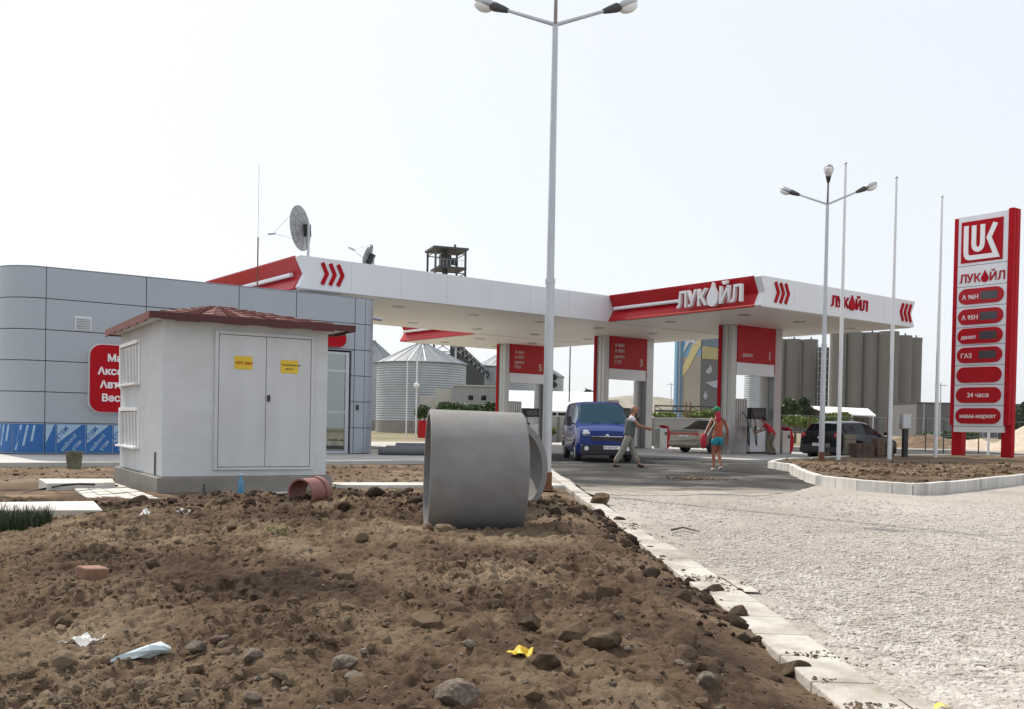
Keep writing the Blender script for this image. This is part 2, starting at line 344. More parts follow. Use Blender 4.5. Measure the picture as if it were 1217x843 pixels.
# heap of excavated soil
gridmesh('dirt_mound', np.arange(-9.6, 1.75, .013), np.cumsum(np.concatenate([[1.7], np.repeat(np.linspace(.011, .027, 40), 17)])), mound, 'dirt',
         mask=lambda X, Y: (X > -.8*Y-1.2) & (X < kerbx(Y)+.32))
# concrete kerb strip between heap and gravel (one long sunken kerb, partly buried)
kb = MB(); ys = list(np.arange(1.8, 31, .5)); prev = None
for i, y in enumerate(ys):
    wdt = .27 if y < 9.5 else .19
    x = float(kerbx(y)) if y < 23.4 else .78-.02*(y-23.4)
    if prev:
        px_, py_, pw = prev; g = .012
        kb.add([(px_-.02, py_+g, -.1), (px_+pw, py_+g, -.1), (x+wdt, y, -.1), (x-.02, y, -.1), (px_-.02, py_+g, .018), (px_+pw, py_+g, .014), (x+wdt, y, .014), (x-.02, y, .018)],
               [(0,3,2,1),(4,5,6,7),(0,1,5,4),(1,2,6,5),(2,3,7,6),(3,0,4,7)])
    prev = (x, y, wdt)
tag(kb.build('kerb_strip', 'kerb_old', bevel=.008), kind='structure')
# wide buried footing slab beside the kerb
fm = MB()
for a_, b_ in ((3.0, 4.1), (6.7, 7.4)):
    xa, xb = float(kerbx(a_)), float(kerbx(b_)); fm.add([(xa+.28, a_, .012), (xa+.40, a_, .008), (xb+.38, b_, .008), (xb+.28, b_, .012)], [(0, 1, 2, 3)])
tag(fm.build('kerb_mortar', 'kerb_old'), kind='structure')
# concrete path from kiosk to kerb
p0, p1 = Vector((-3.1, 16.75, 0)), Vector((.92, 17.9, 0)); d_ = (p1-p0).normalized(); n_ = Vector((-d_.y, d_.x, 0))
mb = MB()
for k in range(9):
    a = p0.lerp(p1, k/9)+d_*.01; b = p0.lerp(p1, (k+1)/9)
    q = [a, b, b+n_*.75, a+n_*.75]; mb.add([(*p.xy, -.05) for p in q]+[(*p.xy, .04) for p in q], [(0,3,2,1),(4,5,6,7),(0,1,5,4),(1,2,6,5),(2,3,7,6),(3,0,4,7)])
tag(mb.build('concrete_path', 'pale_concrete', bevel=.006), kind='structure')

# planted island with kerb stones, right side
outer = [gp(937, 560.6), gp(950, 569), gp(969, 576.6), gp(1018, 583), gp(1060, 586.5), gp(1085, 588.3), gp(1108, 588), gp(1150, 583.5), gp(1217, 575), Vector((17.5, 29, 0)), Vector((22.5, 34, 0)), Vector((27.5, 40.5, 0)), Vector((24.3, 44.2, 0)), Vector((19.5, 43.3, 0)), Vector((15.6, 40.3, 0)), Vector((12.2, 36.6, 0)), Vector((8.6, 31.8, 0)), Vector((7.45, 28.8, 0))]
def inset(poly, d):
    out = []; n = len(poly)
    for i in range(n):
        a = (poly[i]-poly[i-1]).normalized(); b = (poly[(i+1) % n]-poly[i]).normalized()
        na = Vector((-a.y, a.x, 0)); nb = Vector((-b.y, b.x, 0)); mm = (na+nb).normalized(); out.append(poly[i]+mm*(d/max(.4, mm.dot(na))))
    return out
inner = inset(outer, .16)
mb = MB(); KH = .21
for i in range(len(outer)):
    j = (i+1) % len(outer); L = (outer[j]-outer[i]).length; n = max(1, round(L/.8))
    for k in range(n):
        t0, t1 = k/n+.008/L, (k+1)/n-.008/L
        a, b, c, d = outer[i].lerp(outer[j], t0), outer[i].lerp(outer[j], t1), inner[i].lerp(inner[j], t1), inner[i].lerp(inner[j], t0)
        h = KH+random.uniform(-.006, .006)
        mb.add([(*p.xy, -.1) for p in (a, b, c, d)]+[(*p.xy, h) for p in (a, b, c, d)], [(0,3,2,1),(4,5,6,7),(0,1,5,4),(1,2,6,5),(2,3,7,6),(3,0,4,7)])
tag(mb.build('island_kerb', 'kerb_white', bevel=.012), kind='structure')
ib = bmesh.new(); fc = ib.faces.new([ib.verts.new((p.x, p.y, .17)) for p in inset(outer, .155)])
bmesh.ops.triangulate(ib, faces=[fc]); 
for _ in range(5): bmesh.ops.subdivide_edges(ib, edges=[e for e in ib.edges if e.calc_length() > .45], cuts=1, use_grid_fill=True); bmesh.ops.triangulate(ib, faces=ib.faces[:])
for v_ in ib.verts:
    if not v_.is_boundary: v_.co.z += .12*(float(fbm(np.array([v_.co.x]), np.array([v_.co.y]), .6, 3)[0])-.45)
me = bpy.data.meshes.new('island_soil'); ib.to_mesh(me); ib.free(); me.materials.append(M['dry_dirt'])
me.polygons.foreach_set('use_smooth', [True]*len(me.polygons)); o = bpy.data.objects.new('island_soil', me); COL.objects.link(o); tag(o, kind='structure')
# hills on the horizon
mb = MB(); n = 90
xs = [-2200+4400*i/n for i in range(n+1)]
hh = [30+34*float(fbm(np.array([x/700+3]), np.array([.5]), 1, 3)[0])+45*math.exp(-((x-330)/170)**2) for x in xs]
vs_ = []
for x, h in zip(xs, hh): vs_ += [(x, 2500, -5), (x*1.1, 2900, h), (x*1.3, 3600, -5)]
fs_ = []
for i in range(n): fs_ += [(3*i, 3*i+3, 3*i+4, 3*i+1), (3*i+1, 3*i+4, 3*i+5, 3*i+2)]
mb.add(vs_, fs_); tag(mb.build('hills', 'far_ground', smooth=True), kind='structure')

# ================================================================== SHOP BUILDING
BA = R_(34.712); bO = (-12.8, 26.28, 0)
shop = thing('shop_building', 'low shop clad in grey metal panels with rounded corners and glass door', 'building', bO, BA)
Z0, RH, ZT = .1, .84, 5.14
BL, BR, DEP = -1.0, 9.96, 9.0      # local x extent and depth
sheet_p = MB().prism([(-14, -4.9), (11.8, -4.9), (13.2, -3.5), (13.2, 3), (11, 12), (-14, 12)], -.05, .085)
o = sheet_p.build('pavement', 'slab_paving', loc=bO, rz=BA, bevel=.01); tag(o, kind='structure')
def corner(cx, cy, r, a0, a1, n=7): return [(cx+r*math.cos(R_(a0+(a1-a0)*k/n)), cy+r*math.sin(R_(a0+(a1-a0)*k/n))) for k in range(n+1)]
rr, rl = .45, 1.05
core = MB(); i_ = .07
# core walls: closed outline with a notch at the doorway
D0, D1 = 7.15, 9.02
core.m = 0
def shell(a, b, z0, z1): core.box(a, b, i_, DEP-.2, z0, z1)
core.prism([(BL+rl, i_), (D0, i_), (D0, DEP-.2), (BL+i_, DEP-.2)]+corner(BL+rl, rl, rl-i_, 180, 270)[:-1], Z0, ZT-.25)
core.box(D0+.001, D1-.001, i_+.001, DEP-.2, 3.4, ZT-.25)
core.box(D0+.001, D1-.001, 4.5, DEP-.2, Z0, 3.398)
core.prism([(D1, i_), (BR-rr, i_)]+corner(BR-rr, rr, rr-i_, 270, 360)+[(BR-i_, DEP-.2), (D1, DEP-.2)], Z0, ZT-.25)
core.build('wall', 'cladding_dark', shop)
floor_in = MB().box(D0+.01, D1-.01, .1, 4.49, Z0, Z0+.02); floor_in.build('floor', 'pale_concrete', shop)
cl = MB(); g = .011
def panel_x(a, b, z0, z1): cl.box(a+g, b-g, -.0, i_-.002, z0+g, z1-g)
xj = [BL+rl, .052, 2.655, 5.335, D0, D1, 9.145+.0, 9.53]
for r in range(6):
    z0, z1 = Z0+r*RH, Z0+(r+1)*RH
    for a, b in ((.052, 2.655), (2.655, 5.335), (5.335, D0)): panel_x(a, b, z0, z1)
    if z0 >= 3.4: panel_x(D0, 9.145, z0, z1)
    elif z1 > 3.42: cl.box(D0+g, 9.145-g, 0, i_-.002, 3.42, z1-g)
    if z0 < 3.4: panel_x(D1+.01, 9.145, z0, z1)
    panel_x(9.145, 9.51, z0, z1)
    for (cx, cy, rad, a0, a1, nseg) in ((BR-rr, rr, rr, 270.5, 359.5, 8), (BL+rl, rl, rl, 180.3, 269.7, 14)):
        A = corner(cx, cy, rad, a0, a1, nseg); B = corner(cx, cy, rad-i_+.002, a0, a1, nseg); n = nseg+1
        zz = (z0+g, z1-g)
        vs_ = [(x, y, zz[0]) for x, y in A]+[(x, y, zz[0]) for x, y in B]+[(x, y, zz[1]) for x, y in A]+[(x, y, zz[1]) for x, y in B]; fs_ = []
        for k in range(nseg): fs_ += [(k, k+1, 2*n+k+1, 2*n+k), (2*n+k, 2*n+k+1, 3*n+k+1, 3*n+k), (k, n+k, n+k+1, k+1)]
        fs_ += [(0, 2*n, 3*n, n), (nseg, n+nseg, 3*n+nseg, 2*n+nseg)]
        cl.add(vs_, fs_)
    for k in range(3):
        ya, yb = rr+k*(DEP-rr)/3, rr+(k+1)*(DEP-rr)/3
        cl.box(BR-i_+.002, BR, ya+g, yb-g, z0+g, z1-g)
    for k in range(2):
        ya, yb = rl+k*(DEP-rl)/2, rl+(k+1)*(DEP-rl)/2
        cl.box(BL, BL+i_-.002, ya+g, yb-g, z0+g, z1-g)
cl.build('cladding', 'cladding', shop, smooth=True)
cap = MB(); oc = [(BR-rr, -.01)]+corner(BR-rr, rr, rr+.01, 270, 360)+[(BR+.01, DEP)]+[(BL-.01, DEP)]+corner(BL+rl, rl, rl+.01, 180, 270)
cap.prism(oc, ZT, ZT+.018); cap.build('roof', 'cladding', shop)
# bottom row still under printed protective film
film = [(-1.2, -.66), (-.64, .05), (.062, .33), (.35, 1.08), (1.10, 1.78), (1.80, 2.64)]
for k, (a, b) in enumerate(film):
    if b < .1 and k < 2: a, b = (a, b)
    if k < 2:
        a0_, a1_ = ((188, 224) if k == 0 else (225.5, 269)); f = MB(); A = corner(BL+rl, rl, rl+.012, a0_, a1_, 8); B = corner(BL+rl, rl, rl+.003, a0_, a1_, 8)
        f.prism(A+B[::-1], Z0+.03, Z0+RH-.03); fo = f.build('protective_film', 'blue_film', shop)
        for q in range(3):
            t_ = MB(); c0 = corner(BL+rl, rl, rl+.014, a0_+4+q*11, a0_+7+q*11, 1); t_.add([(*c0[0], Z0+.1+.12*q), (*c0[1], Z0+.1+.12*q), (*corner(BL+rl, rl, rl+.014, a0_+12+q*9, a0_+15+q*9, 1)[1], Z0+RH-.06), (*corner(BL+rl, rl, rl+.014, a0_+9+q*9, a0_+12+q*9, 1)[1], Z0+RH-.06)], [(0, 1, 2, 3)]); t_.build('pale_stripe', 'lightblue_film', fo)
        continue
    f = MB(); y0 = -.012
    f.box(a, b, y0, -.002, Z0+.03, Z0+RH-.03)
    fo = f.build('protective_film', 'blue_film', shop)
    s = MB(); W = b-a; H_ = RH-.08
    for t0, t1 in ((.0, .55), (.72, .80)):
        # slanted pale bands rising to the upper corner
        pl = [(a+W*max(0, t0-.0), 0), ]
        q = [(0, H_*(1-t1)), (0, H_*(1-t0)), (min(W, W*(1.0-t0*.0)) if t0 == 0 else W*.9*(1-0), H_), (W*(1-t1)*.9, H_)] if False else None
    s.plate([(.02, .25), (.02, H_), (W*.86, H_), ], (a, y0-.001, Z0+.04), (1, 0, 0), (0, 0, 1), .003)
    s.build('pale_triangle', 'lightblue_film', fo)
    tx = MB(); dx = Vector((.62, 0, .78)).normalized(); dy = Vector((-.78, 0, .62)).normalized()
    Lm = min(1.0, (H_/.78-.06)); sz = .15
    if W > .6:
        tx.text('etalbond', sz*1.08, (a+W*.22, y0-.004, Z0+.06), dx, dy, .003, .02)
        tx.build('lettering', 'lightblue_film', fo); tx = MB(); tx.text('ETEM', sz*.9, (a+W*.62, y0-.004, Z0+.08), dx, dy, .003, .02)
        tx.build('lettering', 'lightblue_film', fo)
        t2 = MB(); t2.text('ETEM', .17, (a+.06, y0-.006, Z0+.38), dx, dy, .003, .03); t2.build('lettering', 'blue_film', fo)
# wall sign
sg = MB(); sg.plate(rrect(1.155, 3.1, 1.27, 3.13, .3), (0, -.11, 0), (1, 0, 0), (0, 0, 1), .10)
so = sg.build('wall_sign', 'red_matte', shop, smooth=True); tag(so, 'red wall sign with rounded corners and white Bulgarian words')
rim = MB(); rim.plate(rrect(1.125, 3.13, 1.24, 3.16, .33), (0, -.006, 0), (1, 0, 0), (0, 0, 1), .045); rim.build('sign_rim', 'white_panel', so, smooth=True)
for k, (wd_, xo) in enumerate((('Магазин', 1.54), ('Аксесоари', 1.30), ('Авто-части', 1.36), ('Вестници', 1.40))):
    tx = MB(); tx.text(wd_, .275, (xo+.04, -.216, 2.68-k*.37), (1, 0, 0), (0, 0, 1), .012, .07); tx.build('lettering', 'white_letter', so)
s2 = MB(); s2.plate(rrect(6.9, 8.79, 3.5, 4.02, .25), (0, -.08, 0), (1, 0, 0), (0, 0, 1), .07); s2 = s2.build('door_sign', 'red_matte', shop, smooth=True)
vg = MB(); vg.box(.78, 1.20, -.03, -.002, 3.50, 3.88)
vo = vg.build('vent_grille', 'white_panel', shop)
sl_ = MB()
for k in range(7): sl_.add([(.81, -.035, 3.53+k*.048), (1.17, -.035, 3.53+k*.048), (1.17, -.055, 3.515+k*.048), (.81, -.055, 3.515+k*.048), (.81, -.035, 3.555+k*.048), (1.17, -.035, 3.555+k*.048), (1.17, -.055, 3.54+k*.048), (.81, -.055, 3.54+k*.048)], [(0,1,2,3),(7,6,5,4),(0,4,5,1),(3,2,6,7)])
sl_.build('slat', 'galv', vo)
# glass entrance
dr = MB()
for a, b in ((D0+.02, D0+.10), (8.02, 8.10), (8.86, 8.98)): dr.box(a, b, .03, .11, Z0, 3.36)
for a, b in ((Z0, Z0+.09), (1.40, 1.47), (2.72, 2.79), (3.28, 3.36)): dr.box(D0+.10, 8.02, .04, .10, a, b); dr.box(8.10, 8.86, .04, .10, a, b)
do = dr.build('glass_door', 'galv', shop)
gl = bpy.data.materials.new('pane_glass'); gl.use_nodes = True; nn = gl.node_tree.nodes; ll = gl.node_tree.links; nn.clear()
g1_ = nn.new('ShaderNodeBsdfTransparent'); g1_.inputs[0].default_value = (.28, .40, .37, 1); g2_ = nn.new('ShaderNodeBsdfGlossy'); g2_.inputs[1].default_value = .02; g2_.inputs[0].default_value = (.9, .95, .93, 1)
mx_ = nn.new('ShaderNodeMixShader'); mx_.inputs[0].default_value = .26; oo = nn.new('ShaderNodeOutputMaterial')
ll.new(g1_.outputs[0], mx_.inputs[1]); ll.new(g2_.outputs[0], mx_.inputs[2]); ll.new(mx_.outputs[0], oo.inputs[0]); M['pane_glass'] = gl
for a, b in ((D0+.10, 8.02), (8.10, 8.86)): MB().box(a, b, .065, .073, Z0+.09, 3.28).build('pane', 'pane_glass', do)
MB().box(8.16, 8.19, -.02, .03, 1.0, 1.9).build('handle', 'black', do)
MB().box(9.23, 9.31, -.04, -.003, 1.52, 1.68).build('intercom', 'black', shop)
cm = MB(); cm.tube([(BR, .7, 4.62), (BR+.18, .6, 4.62)], .02); cm.tube([(BR+.12, .62, 4.60), (BR+.40, .48, 4.56)], .06, 10); cm.build('security_camera', 'galv', shop)
bo = MB(); bo.box(D0+.3, 8.7, 2.6, 3.1, Z0+.02, 1.0)
for k in range(4): bo.box(D0+.25+k*.4, D0+.55+k*.4, 3.6, 4.4, Z0+.02, 1.2+.3*(k % 2))
bo.build('counter', 'pale_concrete', shop)

# ================================================================== CANOPY
CA = R_(37.712); cO = (8.5, 34.4, 0)
def C2W(u, v, z=0): return Vector((cO[0]+u*math.cos(CA)-v*math.sin(CA), cO[1]+u*math.sin(CA)+v*math.cos(CA), z))
canopy = thing('station_canopy', 'stepped white fuel station canopy with red side bands and company lettering', 'canopy', cO, CA)
ZB, ZC = 5.5, 6.58; ZM = ZB+.52; ND = .27
blocks = [(0, 10.05, 0, 7.78), (-13.9, 8.6, 7.8, 16.3), (-.65, 7.2, 16.32, 23.5)]
fas = MB(); red = MB(); sof = MB(); tub = MB()
for (u0, u1, v0, v1) in blocks:
    poly = [(u0+.1, ZB), (u0+.02, ZB+.04), (u0+ND, ZM), (u0, ZC-.03), (u0+.04, ZC), (u1-.04, ZC), (u1, ZC-.03), (u1-ND, ZM), (u1-.02, ZB+.04), (u1-.1, ZB)]
    n = len(poly)
    fas.add([(x, v0, z) for x, z in poly]+[(x, v1, z) for x, z in poly], [tuple(range(n)), tuple(range(n, 2*n))[::-1]]+[(i, n+i, n+(i+1) % n, (i+1) % n) for i in range(n)])
    sof.box(u0+.12, u1-.12, v0+.12, v1-.12, ZB-.02, ZB-.002)
    capl = .30
    for s, ue in ((1, u0), (-1, u1)):
        pr = [(ue+s*.0-s*.03, ZB+.0), (ue-s*.02, ZB+.05), (ue+s*(ND-.02), ZM-.02), (ue-s*.02, ZC-.04), (ue-s*.02, ZC+.012), (ue+s*.06, ZC+.012), (ue+s*.06, ZC-.05), (ue+s*(ND+.06), ZM), (ue+s*.10, ZB+.06), (ue+s*.12, ZB-.0)]
        m_ = len(pr); va, vb = v0+capl, v1-.02; red = MB()
        red.add([(x, va, z) for x, z in pr]+[(x, vb, z) for x, z in pr], [tuple(range(m_)), tuple(range(m_, 2*m_))[::-1]]+[(i, m_+i, m_+(i+1) % m_, (i+1) % m_) for i in range(m_)]); red.build('red_band', 'red_panel', canopy)
        if s == 1:
            tub = MB(); ta = v0+(3.85 if u0 == 0 else .8); tub.tube([(ue+.12, ta, ZM+.01), (ue+.12, v1-.2, ZM+.01)], .075, 12)
            tub.build('white_tube', 'white_letter', canopy, smooth=True)
fas.m = 1
for (u0, u1, v0, v1) in blocks:
    for k in range(1, int((u1-u0)/1.95)+1): fas.box(u0+k*1.95-.004, u0+k*1.95+.004, v0-.0015, v0+.01, ZB+.05, ZC-.05)
M['seam'] = mat('seam', (.40, .41, .43), .6)
fas.build('fascia', ['white_panel', 'seam'], canopy); sof.build('soffit', 'soffit', canopy)
# recessed lights under the soffit
sp = MB()
for (u0, u1, v0, v1) in blocks:
    for a in np.arange(u0+1.6, u1-1, 3.4):
        for b in (v0+2.0, v1-2.0):
            sp = MB(); sp.lathe([(.001, ZB-.05), (.22, ZB-.05), (.27, ZB-.021)], (a, b, 0), 16); sp.build('downlight', 'pylon_metal', canopy)
def drop(cx, cz, h, n=10):
    pts = []; r = h*.33
    for k in range(n*2+1):
        t = R_(-210+240*k/(n*2)); pts.append((cx+r*math.cos(t), cz+r+r*math.sin(t)))
    pts = [p for p in pts]; pts.append((cx+r*.30, cz+h*.78)); pts.append((cx, cz+h)); pts.append((cx-r*.30, cz+h*.78)); return pts
def logo_word(mb, origin, ax, ay, size, depth, lx=1.0):
    """ЛУК + drop + ЙЛ ; returns nothing, total width about 4.15*size*lx"""
    ax = Vector(ax); ay = Vector(ay); o = Vector(origin)
    x = 0
    for ch, adv in (('Л', .70), ('У', .64), ('К', .70)):
        mb.text(ch, size, o+ax*(x*size*lx), ax, ay, depth, .035, sx=lx); x += adv
    dd = [(px*lx, pz) for px, pz in drop((x+.34)*size, -.10*size, 1.06*size)]
    nz = ax.cross(ay); mb.plate(dd, o-nz*0, ax, ay, depth); x += .72
    for ch, adv in (('Й', .76), ('Л', .70)):
        mb.text(ch, size, o+ax*(x*size*lx), ax, ay, depth, .035, sx=lx); x += adv
# text on the red side band facing the heap: axis runs from far to near along -v
lw = MB(); logo_word(lw, (-.10, 3.78, ZB+.21), (0, -1, 0), (0, 0, 1), .84, .14, .885); lw.build('lettering', 'white_letter', canopy)
lw = MB(); logo_word(lw, (4.16, -.002, ZB+.37), (1, 0, 0), (0, 0, 1), .56, .05, 1.03); lw.build('lettering', 'red_matte', canopy)
def chevrons(mb, x0, zc, s, y):
    for k in range(3):
        x = x0+k*.29; h = .36; dw = .17*s; wd_ = .13
        pts = [(x, zc-h), (x+dw, zc), (x, zc+h)] if s > 0 else [(x, zc-h), (x+dw, zc), (x, zc+h)]
        mb = MB(); mb.ribbon(pts, wd_, (0, y, 0), (1, 0, 0), (0, 0, 1), .04); mb.build('chevron', 'red_matte', canopy)
ch = None; chevrons(ch, .82, ZB+.56, 1, -.002); chevrons(ch, 9.15, ZB+.56, -1, -.002); chevrons(ch, -13.05, ZB+.56, 1, 7.798)

# ================================================================== FORECOURT ISLAND + GATES + PUMPS
plf = MB().prism([(-1.0, -.3), (10.2, -.3), (10.2, 2.0), (12, 8), (12, 24), (-6.5, 24), (-6.5, 13), (-1.0, 6.5)], -.05, .09)
o = plf.build('forecourt_slab', 'slab_paving', loc=cO, rz=CA, bevel=.015); tag(o, kind='structure')
def gate(u, v, num, lines, label):
    W = 3.05
    t = thing('pump_gate', label, 'gate', C2W(u, v), CA, 'gates holding up the canopy')
    lp = MB()
    for y0, y1 in ((0, .22), (.235, .46), (.475, .70)): lp.box(-.25, .05, y0, y1, .09, ZB-.02)
    lp.build('pylon', 'pylon_metal', t, bevel=.015)
    rp = MB()
    for y0, y1 in ((0, .34), (.355, .70)): rp.box(W-.48, W, y0, y1, .09, ZB-.02)
    rp.build('pylon', 'pylon_metal', t, bevel=.015)
    MB().box(-.30, -.255, .56, .72, .09, ZB-.02).build('red_edge', 'red_matte', t)
    MB().box(W-.53, W-.485, -.02, .12, 3.55, ZB-.02).build('red_edge', 'red_matte', t)
    s = MB().box(.055, W-.535, -.03, .10, 3.93, ZB-.03).build('number_sign', 'red_panel', t)
    tx = MB()
    for k, ln in enumerate(lines):
        if ln: tx = MB(); tx.text(ln, .23, (.36, -.036, 4.98-.265*k), (1, 0, 0), (0, 0, 1), .008, .03); tx.build('lettering', 'letter_off', s)
    tx = MB()
    tx.text(num, .5, (2.02, -.036, 4.12), (1, 0, 0), (0, 0, 1), .008, .02); tx.build('lettering', 'letter_off', s)
    MB().box(.055, W-.535, -.01, .25, 3.42, 3.925).build('crossbeam', 'white_panel', t)
    if num == '5':
        fl = MB(); fl.tube([(W, .3, 3.55), (W+.22, .2, 3.6)], .03, 6); fl.build('lamp_bracket', 'dark_metal', t)
        for q in (0, .42): MB().lathe([(.001, -.10), (.13, -.08), (.20, .06), (.001, .05)], (W+.28, .12, 3.42+q), 16, axis='y').build('floodlight', 'dark_metal', t, smooth=True)
    MB().box(W-.95, W-.50, .30, .40, .09, 3.415).build('side_panel', 'pylon_metal', t)
    return t
gate(4.2, 4.5, '1', ['', '', '', 'дизел'], 'gate with red sign numbered 1, its panel nearly bare')
gate(4.12, 12.15, '3', ['А-96Н', 'А-95Н', 'дизел', 'ГАЗ'], 'gate with red sign numbered 3, behind the blue van')
gate(3.8, 19.6, '5', ['А-96Н', 'А-95Н', 'дизел', 'ГАЗ'], 'gate with red sign numbered 5, behind the lamp post')
def pump(u, v, label):
    t = thing('fuel_pump', label, 'fuel pump', C2W(u, v, .09), CA, 'fuel pumps in the gates')
    MB().box(0, 1.05, 0, .5, 0, .08).build('plinth', 'dark_metal', t)
    MB().box(.02, 1.03, .02, .48, .08, 1.12).build('cabinet', 'white_panel', t, bevel=.02)
    MB().box(.12, .93, .06, .44, 1.12, 1.50).build('neck', 'pylon_metal', t, bevel=.01)
    h = MB().box(.02, 1.03, .0, .5, 1.50, 1.98).build('display_head', 'black', t, bevel=.03)
    MB().box(.14, .91, -.012, -.001, 1.60, 1.86).build('screen', 'screen_grey', h)
    rb = MB()
    for k in range(6): rb.box(-1.05+k*.15, -.94+k*.15, .05, .45, 1.35, 2.30)
    rb.box(-1.07, -.17, .1, .4, 1.30, 2.34); rb.build('hose_mast', 'pylon_metal', t)
    MB().box(-1.05, -.19, .05, .45, 0, 1.29).build('hose_cabinet', 'pylon_metal', t, bevel=.01)
    for k in range(2):
        x = -.05-.5*k
        hs = MB().tube([(x, 0, 1.9-.1*k), (x+.02, -.22, 1.5), (x+.10, -.30, .75), (x+.2, -.22, .35), (x+.28, -.1, .5), (x+.3, -.02, 1.0)], .022, 8).build('hose', 'rubber', t, smooth=True)
        nz_ = MB().box(x+.26, x+.34, -.09, -.02, .95, 1.2).build('nozzle', 'black', hs, bevel=.01)
    return t
pump(5.55, 4.75, 'fuel pump in gate 1, beside the man in red')
pump(5.35, 12.4, 'fuel pump in gate 3, white cabinet beyond the walking man')
pump(5.15, 19.85, 'fuel pump in gate 5, glimpsed above the concrete ring')
def bollard(u, v, label):
    t = thing('air_service_post', label, 'service post', C2W(u, v, .09), CA, 'red edged service posts')
    MB().box(0, .55, 0, .4, 0, 1.02).build('body', 'pylon_metal', t, bevel=.02)
    arc = [(.58, 0), (.66, 0)]+[(.72+.12*math.sin(R_(a)), .9*a/180+.05) for a in range(20, 161, 20)]+[(.62, 1.12), (.35, 1.17), (.35, 1.09), (.58, 1.03)]
    MB().plate(arc, (0, .38, 0), (1, 0, 0), (0, 0, 1), .36).build('red_side', 'red_matte', t)
    MB().box(.36, .5, -.012, -.001, .68, .84).build('dial', 'black', t)
bollard(7.55, 4.6, 'grey service post with curved red side, beside the black hatchback')
bollard(7.55, 12.0, 'grey service post with curved red side, behind the parked sedan')
bn = MB(); bn.tube([(0, 0, 0), (0, 0, .5)], .16, 12)

# ================================================================== TRANSFORMER KIOSK
HA = R_(31.6); hO = (-5.234, 14.2, 0)
hut = thing('transformer_kiosk', 'white plastered transformer kiosk with red tiled roof and metal double doors', 'kiosk', hO, HA)
HW, HD = 2.68, 3.6
MB().box(0, HW, 0, HD, -.1, .26).build('plinth', 'concrete', hut, bevel=.015)
MB().box(.07, HW-.07, .07, HD-.07, .262, 2.59).build('wall', 'white_plaster', hut, bevel=.012)
rf = MB(); x0, x1, y0, y1 = -.15, HW+.28, -.15, HD+.12; ze, zp = 2.64, 3.0
cx_, cy_ = 1.25, 1.9
roof = MB().add([(x0, y0, ze), (x1, y0, ze), (x1, y1, ze), (x0, y1, ze), (cx_, cy_-.3, zp), (cx_, cy_+.3, zp), (x0, y0, ze-.02), (x1, y0, ze-.02), (x1, y1, ze-.02), (x0, y1, ze-.02)],
     [(0, 1, 4), (1, 2, 5, 4), (2, 3, 5), (3, 0, 4, 5), (0, 6, 7, 1), (1, 7, 8, 2), (2, 8, 9, 3), (3, 9, 6, 0), (6, 9, 8, 7)])
ro = roof.build('roof', 'roof_red', hut)
tl = MB()     # shingle courses laid on the slopes
def course(a, b, apex0, apex1, n=7):
    for k in range(n):
        t0 = k/n; t1 = (k+1)/n+.02
        A, B = Vector(a).lerp(Vector(apex0), t0), Vector(b).lerp(Vector(apex1), t0); Cc, Dd = Vector(a).lerp(Vector(apex0), min(1, t1)), Vector(b).lerp(Vector(apex1), min(1, t1))
        m_ = 14
        for j in range(m_):
            s0, s1 = j/m_+.003, (j+1)/m_-.003; hz = .022+.006*((j*7+k*3) % 3)
            P = [A.lerp(B, s0), A.lerp(B, s1), Cc.lerp(Dd, s1), Cc.lerp(Dd, s0)]
            tl.add([P[0]+Vector((0, 0, hz)), P[1]+Vector((0, 0, hz)), P[2]+Vector((0, 0, .006)), P[3]+Vector((0, 0, .006)), P[0]+Vector((0, 0, .002)), P[1]+Vector((0, 0, .002))], [(0, 1, 2, 3), (4, 5, 1, 0)])
ap0, ap1 = (cx_, cy_-.3, zp), (cx_, cy_+.3, zp)
course((x0, y0, ze), (x1, y0, ze), ap0, ap0); course((x1, y0, ze), (x1, y1, ze), ap0, ap1); course((x0, y1, ze), (x0, y0, ze), ap1, ap0); course((x1, y1, ze), (x0, y1, ze), ap1, ap1)
tl.build('shingles', 'roof_red', ro)
ea = MB(); 
def eave(a, b, side):
    n = 9
    for k in range(n):
        p, q = Vector(a).lerp(Vector(b), k/n), Vector(a).lerp(Vector(b), (k+1)/n); d = (q-p).normalized(); nn_ = Vector((d.y, -d.x, 0))*.03
        drp = .070+.020*(k % 2)
        P = [p-nn_*.2, q-nn_*.2, q+nn_, p+nn_]
        ea.add([(*v_.xy, ze-drp) for v_ in P]+[(*v_.xy, ze+.028) for v_ in P], [(0,3,2,1),(4,5,6,7),(0,1,5,4),(1,2,6,5),(2,3,7,6),(3,0,4,7)])
eave((x0, y0, 0), (x1, y0, 0), 0); eave((x1, y0, 0), (x1, y1, 0), 1); eave((x1, y1, 0), (x0, y1, 0), 2)
ea.build('eave_trim', 'eave_red', ro)
e2 = MB(); 
for k in range(12):
    a, b = y0+(y1-y0)*k/12, y0+(y1-y0)*(k+1)/12; e2.box(x0-.02, x0+.01, a+.004, b-.004, ze-.075-.015*(k % 2), ze+.03)
e2.build('eave_trim', 'roof_red', ro)
MB().box(x0+.05, x1-.05, y0+.05, y1-.05, 2.592, 2.618).build('eave_soffit', 'white_plaster', ro)
